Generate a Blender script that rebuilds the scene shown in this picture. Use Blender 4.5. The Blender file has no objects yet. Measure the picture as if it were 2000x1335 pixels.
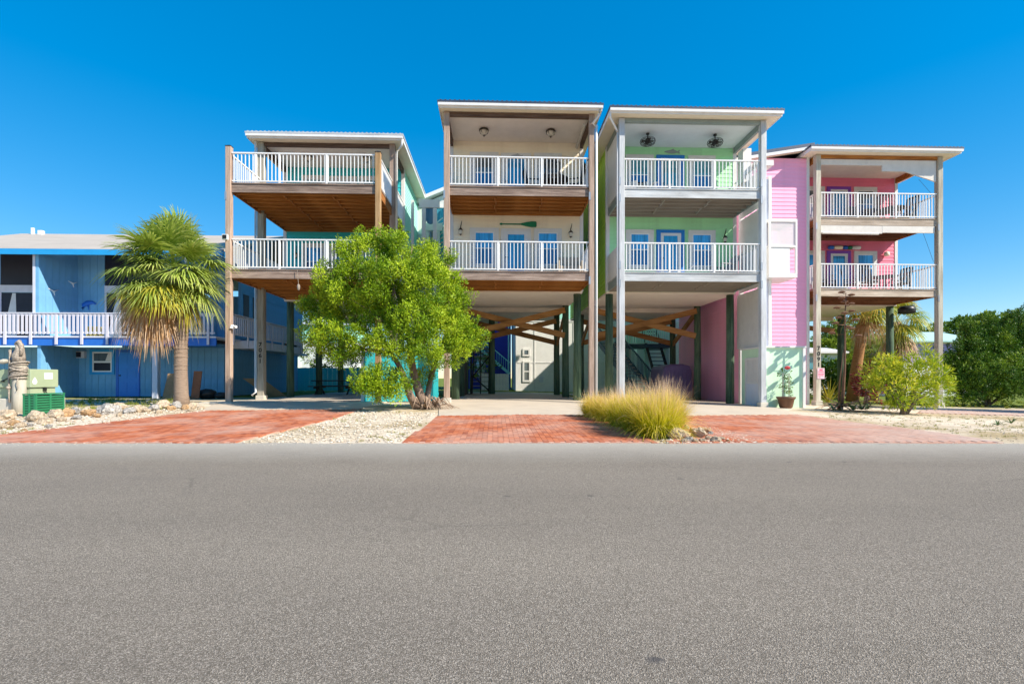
import bpy, math, random
import numpy as np
from mathutils import Vector, Matrix, Euler
R = math.radians
random.seed(7); rng = np.random.default_rng(7)
sc = bpy.context.scene
C = sc.collection
PI = math.pi

# ---------------------------------------------------------------- camera, sky, sun, exposure
EYE = 0.86; YAW = R(2.0); F = 960.0; HZ = 738.0; CX = 1000.0
cs, sn = math.cos(YAW), math.sin(YAW)
cam_d = bpy.data.cameras.new('camera'); cam = bpy.data.objects.new('camera', cam_d); C.objects.link(cam)
cam.location = (0, 0, EYE); cam.rotation_euler = (PI/2, 0, -YAW)
cam_d.sensor_width = 36; cam_d.lens = 36*F/2000; cam_d.shift_y = (HZ-667.5)/2000
cam_d.clip_start = 0.05; cam_d.clip_end = 3000
sc.camera = cam

SUN = Vector((0.68, -0.36, 0.64)).normalized()           # direction towards the sun
EL = math.asin(SUN.z); ROT = math.atan2(SUN.x, SUN.y)
w = bpy.data.worlds.new('World'); sc.world = w; w.use_nodes = True
nt = w.node_tree; nt.nodes.clear()
sky = nt.nodes.new('ShaderNodeTexSky'); sky.sky_type = 'NISHITA'; sky.sun_disc = False
sky.sun_elevation = EL; sky.sun_rotation = ROT
sky.altitude = 0; sky.air_density = 1.0; sky.dust_density = 0.0; sky.ozone_density = 4.0
ga = nt.nodes.new('ShaderNodeGamma'); ga.inputs['Gamma'].default_value = 0.55
hs = nt.nodes.new('ShaderNodeHueSaturation'); hs.inputs['Saturation'].default_value = 2.02; hs.inputs['Hue'].default_value = 0.501
bg = nt.nodes.new('ShaderNodeBackground'); bg.inputs['Strength'].default_value = 0.118
wo = nt.nodes.new('ShaderNodeOutputWorld')
nt.links.new(sky.outputs[0], ga.inputs['Color']); nt.links.new(ga.outputs[0], hs.inputs['Color']); nt.links.new(hs.outputs[0], bg.inputs['Color'])
nt.links.new(bg.outputs[0], wo.inputs[0])
sd = bpy.data.lights.new('sun', 'SUN'); so = bpy.data.objects.new('sun', sd); C.objects.link(so)
sd.energy = 2.45; sd.angle = R(0.5); sd.color = (1.0, 0.91, 0.77)
so.rotation_euler = (-SUN).to_track_quat('-Z', 'Y').to_euler(); so.location = (20, -8, 25)
sc.view_settings.view_transform = 'Standard'; sc.view_settings.look = 'None'
sc.view_settings.gamma = 1.0; sc.view_settings.use_curve_mapping = False
sc.view_settings.exposure = 1.66
sc.render.engine = 'CYCLES'
sc.cycles.max_bounces = 7; sc.cycles.diffuse_bounces = 4; sc.cycles.glossy_bounces = 3
sc.cycles.transmission_bounces = 3; sc.cycles.transparent_max_bounces = 8
sc.cycles.use_denoising = True
sc.cycles.caustics_reflective = False; sc.cycles.caustics_refractive = False

# ---------------------------------------------------------------- helpers: places
def sstep(t):
    t = max(0.0, min(1.0, t)); return t*t*(3-2*t)
def edge_d(x, y): return y + 0.035*x - 8.47               # metres past the road edge
ROAD = -0.26
def gz(x, y):                                             # height of the ground
    d = edge_d(x, y)
    b = min(0.0, ROAD + 0.029*max(0, d))
    xr = min(max(0, x-1), 24)
    return b - 0.022*xr*sstep(d/5.0)
def at(px, py, Y):                                        # point on the vertical plane y = Y
    r = (px-CX)/F
    X = Y*(r*cs+sn)/(cs-r*sn); ww = X*sn+Y*cs
    return X, EYE+(HZ-py)/F*ww
def ax(px, Y): return at(px, HZ, Y)[0]
def gp(px, py):                                           # point on the ground
    r = (px-CX)/F; k = (HZ-py)/F
    lo, hi = 1.0, 400.0
    for _ in range(60):
        m = (lo+hi)/2
        X = m*(r*cs+sn)/(cs-r*sn); ww = X*sn+m*cs
        if EYE+k*ww > gz(X, m): lo = m
        else: hi = m
    return X, m
# ---------------------------------------------------------------- helpers: objects
def tag(o, label=None, cat=None, group=None, kind=None):
    if label: o['label'] = label
    if cat: o['category'] = cat
    if group: o['group'] = group
    if kind: o['kind'] = kind
    return o
def empty(name, loc, label, cat, group=None, rz=0):
    o = bpy.data.objects.new(name, None); C.objects.link(o)
    o.empty_display_size = 0.1
    o.location = loc; o.rotation_euler = (0, 0, rz)
    return tag(o, label, cat, group)
def inst(name, me, parent=None, loc=(0, 0, 0), rot=(0, 0, 0), scale=(1, 1, 1)):
    o = bpy.data.objects.new(name, me); C.objects.link(o)
    if parent is not None: o.parent = parent
    o.location = loc; o.rotation_euler = rot; o.scale = scale
    return o
def kids(o): return [c for c in bpy.data.objects if c.parent == o]
def copy_tree(o, loc=None, rz=None, parent=None, children=None):
    c = o.copy(); C.objects.link(c)
    if parent is not None: c.parent = parent
    if loc is not None: c.location = loc
    if rz is not None: c.rotation_euler = (0, 0, rz)
    for ch in o.children: copy_tree(ch, parent=c)
    return c

class MB:
    def __init__(s): s.v = []; s.f = []
    def add(s, vs, fs):
        n = len(s.v); s.v += [tuple(p) for p in vs]; s.f += [tuple(i+n for i in f) for f in fs]; return s
    def box(s, x0, x1, y0, y1, z0, z1):
        return s.add([(x0,y0,z0),(x1,y0,z0),(x1,y1,z0),(x0,y1,z0),(x0,y0,z1),(x1,y0,z1),(x1,y1,z1),(x0,y1,z1)],
              [(0,3,2,1),(4,5,6,7),(0,1,5,4),(1,2,6,5),(2,3,7,6),(3,0,4,7)])
    def bar(s, p0, p1, wd, ht, up=(0,0,1)):
        p0, p1 = Vector(p0), Vector(p1); d = (p1-p0).normalized(); up = Vector(up)
        if abs(d.dot(up)) > .98: up = Vector((0,1,0))
        a = d.cross(up).normalized()*wd/2; b = a.cross(d).normalized()*ht/2
        vs = [p+q for p in (p0,p1) for q in (-a-b, a-b, a+b, -a+b)]
        return s.add(vs, [(3,2,1,0),(4,5,6,7),(0,1,5,4),(1,2,6,5),(2,3,7,6),(3,0,4,7)])
    def tube(s, pts, rad, n=8, cap=True):
        pts = [Vector(p) for p in pts]
        if not isinstance(rad, (list, tuple)): rad = [rad]*len(pts)
        k = len(s.v); 
        for i, p in enumerate(pts):
            d = (pts[min(i+1, len(pts)-1)]-pts[max(i-1, 0)]).normalized()
            u = Vector((0,0,1)) if abs(d.z) < .9 else Vector((1,0,0))
            a = d.cross(u).normalized(); b = d.cross(a)
            for j in range(n):
                t = 2*PI*j/n; s.v.append(tuple(p+(a*math.cos(t)+b*math.sin(t))*rad[i]))
        for i in range(len(pts)-1):
            for j in range(n):
                s.f.append((k+i*n+j, k+i*n+(j+1)%n, k+(i+1)*n+(j+1)%n, k+(i+1)*n+j))
        if cap:
            s.f.append(tuple(k+j for j in range(n))[::-1]); e = k+(len(pts)-1)*n
            s.f.append(tuple(e+j for j in range(n)))
        return s
    def lathe(s, prof, c=(0,0,0), n=14):
        k = len(s.v)
        for r, z in prof:
            for j in range(n):
                t = 2*PI*j/n; s.v.append((c[0]+r*math.cos(t), c[1]+r*math.sin(t), c[2]+z))
        for i in range(len(prof)-1):
            for j in range(n):
                s.f.append((k+i*n+j, k+i*n+(j+1)%n, k+(i+1)*n+(j+1)%n, k+(i+1)*n+j))
        s.f.append(tuple(k+j for j in range(n))[::-1]); e = k+(len(prof)-1)*n
        s.f.append(tuple(e+j for j in range(n)))
        return s
    def prism(s, poly, y0, y1):                            # polygon in x,z pushed along y
        n = len(poly)
        vs = [(x, y0, z) for x, z in poly]+[(x, y1, z) for x, z in poly]
        return s.add(vs, [tuple(range(n)), tuple(range(2*n-1, n-1, -1))]+[(i, n+i, n+(i+1)%n, (i+1)%n) for i in range(n)])
    def mesh(s, name, m, smooth=False):
        me = bpy.data.meshes.new(name); me.from_pydata(s.v, [], s.f); me.update()
        if m is not None: me.materials.append(m)
        if smooth: me.polygons.foreach_set('use_smooth', [True]*len(me.polygons))
        return me
    def build(s, name, m, parent=None, loc=(0,0,0), smooth=False, bevel=0):
        o = inst(name, s.mesh(name, m, smooth), parent, loc)
        if bevel:
            b = o.modifiers.new('bevel', 'BEVEL'); b.width = bevel; b.segments = 2; b.limit_method = 'ANGLE'
        return o
def box(name, m, parent, x0, x1, y0, y1, z0, z1, bevel=0):
    return MB().box(x0, x1, y0, y1, z0, z1).build(name, m, parent, bevel=bevel)
def np_mesh(name, V, Fq, m, attrs=None, smooth=False):     # V (n,3), Fq (k,3 or 4)
    me = bpy.data.meshes.new(name)
    k, q = Fq.shape
    me.vertices.add(len(V)); me.vertices.foreach_set('co', V.astype(np.float32).ravel())
    me.loops.add(k*q); me.loops.foreach_set('vertex_index', Fq.astype(np.int32).ravel())
    me.polygons.add(k); me.polygons.foreach_set('loop_start', np.arange(0, k*q, q, dtype=np.int32))
    me.polygons.foreach_set('loop_total', np.full(k, q, dtype=np.int32))
    me.update(calc_edges=True)
    for an, (dom, arr) in (attrs or {}).items():
        a = me.attributes.new(an, 'FLOAT', dom); a.data.foreach_set('value', arr.astype(np.float32).ravel())
    me.materials.append(m); me.validate()
    if not smooth: me.shade_flat()
    return me
# ---------------------------------------------------------------- helpers: materials
def nodes(name):
    m = bpy.data.materials.new(name); m.use_nodes = True
    n = m.node_tree.nodes; b = n['Principled BSDF']; return m, n, m.node_tree.links, b
def ramp(n, stops):
    r = n.new('ShaderNodeValToRGB'); e = r.color_ramp.elements
    while len(e) < len(stops): e.new(0.5)
    for i, (p, c) in enumerate(stops): e[i].position = p; e[i].color = (*c, 1)
    return r
def tex(n, l, scale, detail=3, rough=.55, stretch=None, kind='noise', coord='Object'):
    tc = n.new('ShaderNodeTexCoord'); mp = n.new('ShaderNodeMapping')
    if stretch: mp.inputs['Scale'].default_value = stretch
    l.new(tc.outputs[coord], mp.inputs[0])
    if kind == 'noise':
        t = n.new('ShaderNodeTexNoise'); t.inputs['Detail'].default_value = detail; t.inputs['Roughness'].default_value = rough
    else: t = n.new('ShaderNodeTexVoronoi')
    t.inputs['Scale'].default_value = scale; l.new(mp.outputs[0], t.inputs['Vector']); return t
def scl(c, k): return tuple(min(1, x*k) for x in c)
def paint(name, c, rough=.5, var=.10, scale=3.0, bump=.05, bscale=30, stretch=None, spec=.4, metal=0, dirt=0, dirtc=(.25,.22,.18)):
    m, n, l, b = nodes(name)
    t = tex(n, l, scale, 5, .6, stretch)
    r = ramp(n, [(.3, scl(c, 1-var)), (.7, scl(c, 1+var*.6))]); l.new(t.outputs[0], r.inputs[0]); out = r.outputs[0]
    if dirt:
        t2 = tex(n, l, 1.7, 6, .65, (1.6, 1.6, .5)); r2 = ramp(n, [(.52, (0,0,0)), (.75, (dirt,)*3)]); l.new(t2.outputs[0], r2.inputs[0])
        mx = n.new('ShaderNodeMixRGB'); mx.inputs[2].default_value = (*dirtc, 1); l.new(r2.outputs[0], mx.inputs[0]); l.new(out, mx.inputs[1]); out = mx.outputs[0]
    l.new(out, b.inputs['Base Color'])
    b.inputs['Roughness'].default_value = rough; b.inputs['Specular IOR Level'].default_value = spec; b.inputs['Metallic'].default_value = metal
    if bump:
        t3 = tex(n, l, bscale, 4, .6, stretch); bp = n.new('ShaderNodeBump'); bp.inputs['Strength'].default_value = bump*4; bp.inputs['Distance'].default_value = .01
        l.new(t3.outputs[0], bp.inputs['Height']); l.new(bp.outputs[0], b.inputs['Normal'])
    return m
def wood(name, c1, c2, c3, axis='x', rough=.8, bump=.5):
    m, n, l, b = nodes(name)
    st = {'x': (.5, 9, 9), 'y': (9, .5, 9), 'z': (9, 9, .5)}[axis]
    t = tex(n, l, 2.2, 8, .65, st); r = ramp(n, [(.28, c1), (.5, c2), (.74, c3)]); l.new(t.outputs[0], r.inputs[0])
    t2 = tex(n, l, .9, 4, .6, tuple(x**.5 for x in st)); mx = n.new('ShaderNodeMixRGB'); mx.blend_type = 'MULTIPLY'
    r2 = ramp(n, [(.3, (.55,.52,.5)), (.65, (1,1,1))]); l.new(t2.outputs[0], r2.inputs[0]); mx.inputs[0].default_value = .8
    oi = n.new('ShaderNodeObjectInfo'); mr = n.new('ShaderNodeMapRange'); mr.inputs[3].default_value = .78; mr.inputs[4].default_value = 1.12
    l.new(oi.outputs['Random'], mr.inputs[0])
    m2 = n.new('ShaderNodeMixRGB'); m2.blend_type = 'MULTIPLY'; m2.inputs[0].default_value = 1
    l.new(r.outputs[0], mx.inputs[1]); l.new(r2.outputs[0], mx.inputs[2])
    l.new(mx.outputs[0], m2.inputs[1]); l.new(mr.outputs[0], m2.inputs[2]); l.new(m2.outputs[0], b.inputs['Base Color'])
    b.inputs['Roughness'].default_value = rough; b.inputs['Specular IOR Level'].default_value = .25
    t3 = tex(n, l, 5, 8, .7, st); bp = n.new('ShaderNodeBump'); bp.inputs['Strength'].default_value = bump; bp.inputs['Distance'].default_value = .012
    l.new(t3.outputs[0], bp.inputs['Height']); l.new(bp.outputs[0], b.inputs['Normal'])
    return m
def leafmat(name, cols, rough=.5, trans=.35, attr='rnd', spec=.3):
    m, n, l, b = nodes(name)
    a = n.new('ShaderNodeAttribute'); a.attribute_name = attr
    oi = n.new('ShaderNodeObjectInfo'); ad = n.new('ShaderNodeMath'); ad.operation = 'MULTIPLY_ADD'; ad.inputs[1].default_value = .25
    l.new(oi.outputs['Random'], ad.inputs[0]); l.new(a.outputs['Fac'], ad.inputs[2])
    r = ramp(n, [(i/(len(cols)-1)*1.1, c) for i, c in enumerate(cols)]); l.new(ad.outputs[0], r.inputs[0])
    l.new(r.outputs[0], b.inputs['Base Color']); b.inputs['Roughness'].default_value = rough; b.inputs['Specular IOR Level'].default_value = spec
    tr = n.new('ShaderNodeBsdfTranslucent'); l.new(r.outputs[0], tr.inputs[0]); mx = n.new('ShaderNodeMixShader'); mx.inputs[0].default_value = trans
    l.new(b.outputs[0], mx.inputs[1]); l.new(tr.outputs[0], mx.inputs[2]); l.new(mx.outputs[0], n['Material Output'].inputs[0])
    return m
def glass(name, c, rough=.04, spec=.8):
    m, n, l, b = nodes(name); t = tex(n, l, 1.3, 4, .6, (7, 7, .35)); r = ramp(n, [(.34, scl(c, .62)), (.5, c), (.68, scl(c, 1.3))]); l.new(t.outputs[0], r.inputs[0])
    l.new(r.outputs[0], b.inputs['Base Color']); b.inputs['Roughness'].default_value = rough; b.inputs['Specular IOR Level'].default_value = spec
    b.inputs['Coat Weight'].default_value = .6; b.inputs['Coat Roughness'].default_value = .03
    return m

M = {}
M['white'] = paint('white_paint', (.80,.79,.77), .45, .05, dirt=.12)
M['rail'] = paint('white_vinyl', (.86,.86,.86), .35, .03, bump=0)
M['trim'] = paint('white_trim', (.74,.73,.72), .5, .06, dirt=.12)
M['ceil'] = paint('ceiling_paint', (.90,.82,.74), .7, .05, bump=0)
M['ceil_blue'] = paint('pale_blue_ceiling', (.78,.85,.90), .7, .05, bump=0)
M['soffit'] = paint('soffit_cream', (.86,.78,.62), .7, .05, bump=0)
M['gutter'] = paint('gutter_white', (.80,.80,.80), .35, .05, bump=0, dirt=.15)
M['metal_roof'] = paint('metal_roof_grey', (.085,.10,.135), .4, .15, metal=.4)
M['metal_roof_pale'] = paint('metal_roof_pale', (.62,.62,.62), .4, .15, metal=.2)
M['cream'] = paint('cream_siding', (.98,.86,.67), .6, .07, 1.2, dirt=.14, dirtc=(.5,.42,.3))
M['green'] = paint('green_siding', (.44,.86,.48), .6, .08, 1.2, dirt=.22, dirtc=(.22,.42,.26))
M['green_bounced'] = paint('green_siding_bounced', (.42,.70,.08), .6, .06, 1.2)  # green siding on the side wall, with bounced light put into the colour
M['teal'] = paint('teal_siding', (.04,.56,.62), .6, .06, 1.2)
M['mint'] = paint('mint_siding', (.42,.86,.74), .6, .06, 1.2)
M['pink'] = paint('pink_siding', (.93,.42,.62), .6, .07, 1.2, dirt=.24, dirtc=(.55,.27,.38))
M['rose'] = paint('rose_siding', (.88,.22,.34), .6, .06, 1.2)
M['mintpanel'] = paint('mint_panel', (.66,.92,.66), .55, .04, 1.0, dirt=.08)
M['bluetrim'] = paint('blue_door_trim', (.015,.20,.62), .4, .05)
M['purple'] = paint('purple_door_trim', (.22,.06,.45), .4, .05)
M['door'] = paint('white_door', (.74,.75,.78), .4, .04)
M['grey_siding'] = paint('pale_grey_siding', (.66,.66,.62), .6, .05)
M['blue_wall'] = paint('blue_vertical_siding', (.18,.44,.70), .7, .12, 2.0, dirt=.25, dirtc=(.12,.25,.38))
M['blue_fascia'] = paint('bright_blue_fascia', (.02,.33,.72), .5, .08)
M['blue_beam'] = paint('deep_blue_beam', (.02,.16,.62), .5, .12)
M['blue_door'] = paint('blue_door', (.02,.25,.78), .45, .06)
M['blue_dark'] = paint('dark_blue_house', (.03,.04,.38), .5, .1)
M['lavender'] = paint('lavender_wall', (.42,.34,.72), .7, .06)
M['paleaqua'] = paint('pale_aqua_roof', (.45,.68,.66), .6, .08)
M['greyrail'] = paint('pale_blue_rail', (.66,.68,.78), .6, .08, dirt=.15)
M['shingle'] = paint('pale_flat_roofing', (.44,.39,.34), .9, .12, 1.5, stretch=(.4,1.5,1), dirt=.15)
M['wood_x'] = wood('weathered_deck_wood_x', (.15,.105,.085), (.38,.28,.23), (.64,.51,.43), 'x')
M['wood_y'] = wood('weathered_deck_wood_y', (.13,.09,.07), (.30,.20,.15), (.46,.33,.26), 'y')
M['post'] = wood('weathered_post_wood', (.30,.20,.15), (.52,.38,.30), (.66,.52,.43), 'z')
M['post_gold'] = wood('golden_post_wood', (.36,.20,.08), (.60,.38,.19), (.74,.52,.32), 'z')
M['post_pale'] = wood('pale_post_wood', (.34,.31,.24), (.55,.51,.42), (.68,.64,.55), 'z')
M['post_grey'] = wood('grey_painted_post', (.46,.49,.52), (.62,.65,.68), (.74,.76,.78), 'z', .6, .2)
M['stain'] = wood('brown_stained_joist', (.26,.09,.02), (.52,.21,.05), (.72,.36,.12), 'x', .7, .3)
M['stain_y'] = wood('brown_stained_board', (.26,.09,.02), (.48,.19,.05), (.66,.32,.10), 'y', .7, .3)
M['stain_brace'] = wood('orange_brown_brace', (.24,.115,.035), (.42,.21,.07), (.55,.31,.13), 'x', .7, .3)
M['grey_x'] = wood('grey_painted_fascia', (.48,.53,.56), (.66,.69,.71), (.76,.78,.79), 'x', .6, .2)
M['grey_joist'] = paint('taupe_grey_joist', (.36,.33,.28), .6, .12, stretch=(.4,4,4))
M['grey_beam'] = paint('green_grey_beam', (.27,.33,.32), .6, .1)
M['h4_fascia'] = wood('pale_weathered_fascia', (.34,.26,.19), (.55,.45,.36), (.70,.61,.51), 'x')
M['h4_joist'] = wood('dark_brown_joist', (.10,.04,.02), (.24,.10,.05), (.36,.17,.09), 'x')
M['pile'] = wood('green_treated_pile', (.03,.07,.045), (.10,.17,.11), (.20,.27,.17), 'z', .8, .5)
M['pile_lit'] = M['pile']
M['concrete'] = paint('concrete', (.56,.475,.375), .85, .10, 1.1, bump=.06, bscale=25, dirt=.2, dirtc=(.38,.33,.28))
M['footing'] = paint('footing_concrete', (.60,.56,.48), .85, .12, 4)
M['black'] = paint('black_metal', (.02,.02,.022), .4, .1, bump=0)
M['beam_dark'] = wood('dark_roof_beam', (.07,.04,.03), (.16,.10,.075), (.26,.17,.13), 'x', .7, .3)
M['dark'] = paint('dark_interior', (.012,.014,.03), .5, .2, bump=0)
M['bronze'] = paint('dark_bronze', (.05,.04,.03), .4, .2, bump=0, metal=.4)
M['lampglass'] = paint('frosted_lamp_glass', (.62,.58,.50), .25, .1, bump=0)
M['oar'] = paint('green_oar_paint', (.01,.20,.09), .35, .1)
M['glass_hi'] = glass('sky_blue_glass', (.05,.36,.80)); M['glass_lo'] = glass('dark_blue_glass', (.012,.12,.34))  # opaque panes: reflected sky and blinds are both put into the base colour
M['glass_door'] = glass('blue_door_glass', (.025,.29,.60)); M['glass_grey'] = glass('grey_glass', (.10,.13,.15)); M['glass_teal'] = glass('teal_opaque_glass', (.06,.28,.36))
M['canvas'] = paint('rolled_canvas', (.72,.68,.63), .8, .08, dirt=.15)
M['fabric_white'] = paint('white_plastic', (.78,.78,.78), .4, .05, bump=0)
M['fabric_grey'] = paint('grey_furniture', (.40,.39,.40), .6, .1)
M['wicker'] = paint('beige_wicker', (.55,.46,.36), .8, .2, 20)
M['utility_green'] = paint('utility_green_paint', (.36,.43,.28), .45, .05, dirt=.12)
M['crate_green'] = paint('crate_green_plastic', (.03,.22,.10), .45, .12)
M['rope'] = paint('old_rope', (.40,.34,.28), .9, .55, 25, bump=.3, bscale=60)
M['purple_cover'] = paint('purple_vinyl_cover', (.17,.12,.26), .6, .12)
M['pot'] = paint('brown_pot', (.16,.075,.04), .5, .15)
M['steel'] = paint('galvanised_strap', (.45,.47,.50), .4, .15, metal=.6, bump=0)
M['rust'] = paint('rusty_brown', (.25,.10,.05), .8, .3)
M['plywood'] = paint('plywood', (.30,.19,.10), .8, .2, 5)
M['sign'] = paint('pink_sign', (.85,.55,.62), .5, .03, bump=0); M['signred'] = paint('sign_red', (.70,.12,.22), .5, .03, bump=0)
M['bark'] = paint('tree_bark', (.24,.17,.13), .95, .35, 6, bump=.5, bscale=12, stretch=(3,3,.5))
M['bark_palm'] = paint('palm_bark', (.30,.22,.165), .95, .25, 8, bump=.6, bscale=9, stretch=(1,1,5))
M['bark_orange'] = paint('orange_palm_bark', (.40,.20,.08), .95, .3, 6, bump=.6, bscale=8, stretch=(1,1,4))
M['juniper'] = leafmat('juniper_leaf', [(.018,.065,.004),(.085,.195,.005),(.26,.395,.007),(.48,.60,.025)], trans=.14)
M['cedar'] = leafmat('cedar_leaf', [(.012,.055,.010),(.035,.11,.012),(.10,.21,.015),(.25,.36,.02)], trans=.12)
M['olean'] = leafmat('oleander_leaf', [(.10,.19,.01),(.27,.38,.015),(.52,.55,.03),(.74,.62,.05)], trans=.35)
M['shrub'] = leafmat('far_shrub_leaf', [(.05,.10,.015),(.12,.20,.02),(.28,.36,.03)], trans=.3)
M['frond'] = leafmat('palm_frond', [(.09,.17,.012),(.24,.34,.04),(.40,.49,.09),(.52,.57,.17)], trans=.3)
M['frond_yel'] = leafmat('yellow_palm_frond', [(.20,.22,.02),(.38,.36,.03),(.52,.46,.06)], trans=.3)
M['frond_dead'] = leafmat('dead_palm_frond', [(.26,.11,.03),(.46,.24,.09),(.60,.38,.19),(.68,.50,.34)], trans=.2)
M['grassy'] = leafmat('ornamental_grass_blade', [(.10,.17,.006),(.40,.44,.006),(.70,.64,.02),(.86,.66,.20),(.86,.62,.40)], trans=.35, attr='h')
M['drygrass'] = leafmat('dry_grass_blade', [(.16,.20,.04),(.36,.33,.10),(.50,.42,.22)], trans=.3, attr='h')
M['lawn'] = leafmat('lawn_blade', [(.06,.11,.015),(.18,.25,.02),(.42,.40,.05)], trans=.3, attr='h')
M['agave'] = leafmat('agave_leaf', [(.04,.10,.05),(.10,.18,.06),(.25,.28,.08)], trans=.1)
M['stalk'] = paint('dry_brown_stalk', (.17,.085,.05), .8, .3, 8)
M['root'] = paint('dry_roots', (.42,.30,.22), .9, .3, 8)
M['flower'] = paint('red_flower', (.65,.06,.08), .5, .2, bump=0)
# ---------------------------------------------------------------- ground, road, slabs, brick drives
def sand_mat():
    m, n, l, b = nodes('shell_sand')
    t = tex(n, l, 2.5, 8, .7); r = ramp(n, [(.25, (.42,.33,.23)), (.45, (.63,.53,.41)), (.7, (.78,.69,.56))]); l.new(t.outputs[0], r.inputs[0])
    t2 = tex(n, l, .35, 5, .6); r2 = ramp(n, [(.45, (0,0,0)), (.62, (.9,.9,.9))]); l.new(t2.outputs[0], r2.inputs[0])
    t3 = tex(n, l, 14, 5, .7); r3 = ramp(n, [(.35, (.26,.19,.09)), (.6, (.50,.39,.23))]); l.new(t3.outputs[0], r3.inputs[0])
    mx = n.new('ShaderNodeMixRGB'); l.new(r2.outputs[0], mx.inputs[0]); l.new(r.outputs[0], mx.inputs[1]); l.new(r3.outputs[0], mx.inputs[2])
    v = tex(n, l, 28, kind='voronoi'); rv = ramp(n, [(.0, (.55,.5,.45)), (.25, (1,1,1))]); l.new(v.outputs[0], rv.inputs[0])
    m2 = n.new('ShaderNodeMixRGB'); m2.blend_type = 'MULTIPLY'; m2.inputs[0].default_value = .6; l.new(mx.outputs[0], m2.inputs[1]); l.new(rv.outputs[0], m2.inputs[2])
    # grass takes over from the sand some way behind the street
    tc = n.new('ShaderNodeTexCoord'); sx = n.new('ShaderNodeSeparateXYZ'); l.new(tc.outputs['Object'], sx.inputs[0]); e2 = n.new('ShaderNodeMath'); e2.operation = 'MULTIPLY_ADD'; e2.inputs[1].default_value = 3.0
    l.new(t2.outputs[0], e2.inputs[0]); l.new(sx.outputs[1], e2.inputs[2]); mr = n.new('ShaderNodeMapRange'); mr.inputs[1].default_value = 21.0; mr.inputs[2].default_value = 24.5; l.new(e2.outputs[0], mr.inputs[0])
    rg = ramp(n, [(.35, (.07,.11,.02)), (.6, (.20,.24,.04)), (.75, (.36,.33,.10))]); l.new(t.outputs[0], rg.inputs[0])
    m3 = n.new('ShaderNodeMixRGB'); l.new(mr.outputs[0], m3.inputs[0]); l.new(m2.outputs[0], m3.inputs[1]); l.new(rg.outputs[0], m3.inputs[2])
    l.new(m3.outputs[0], b.inputs['Base Color']); b.inputs['Roughness'].default_value = .95; b.inputs['Specular IOR Level'].default_value = .1
    bp = n.new('ShaderNodeBump'); bp.inputs['Strength'].default_value = .8; bp.inputs['Distance'].default_value = .02
    t4 = tex(n, l, 18, 8, .75); l.new(t4.outputs[0], bp.inputs['Height']); l.new(bp.outputs[0], b.inputs['Normal'])
    return m
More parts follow.
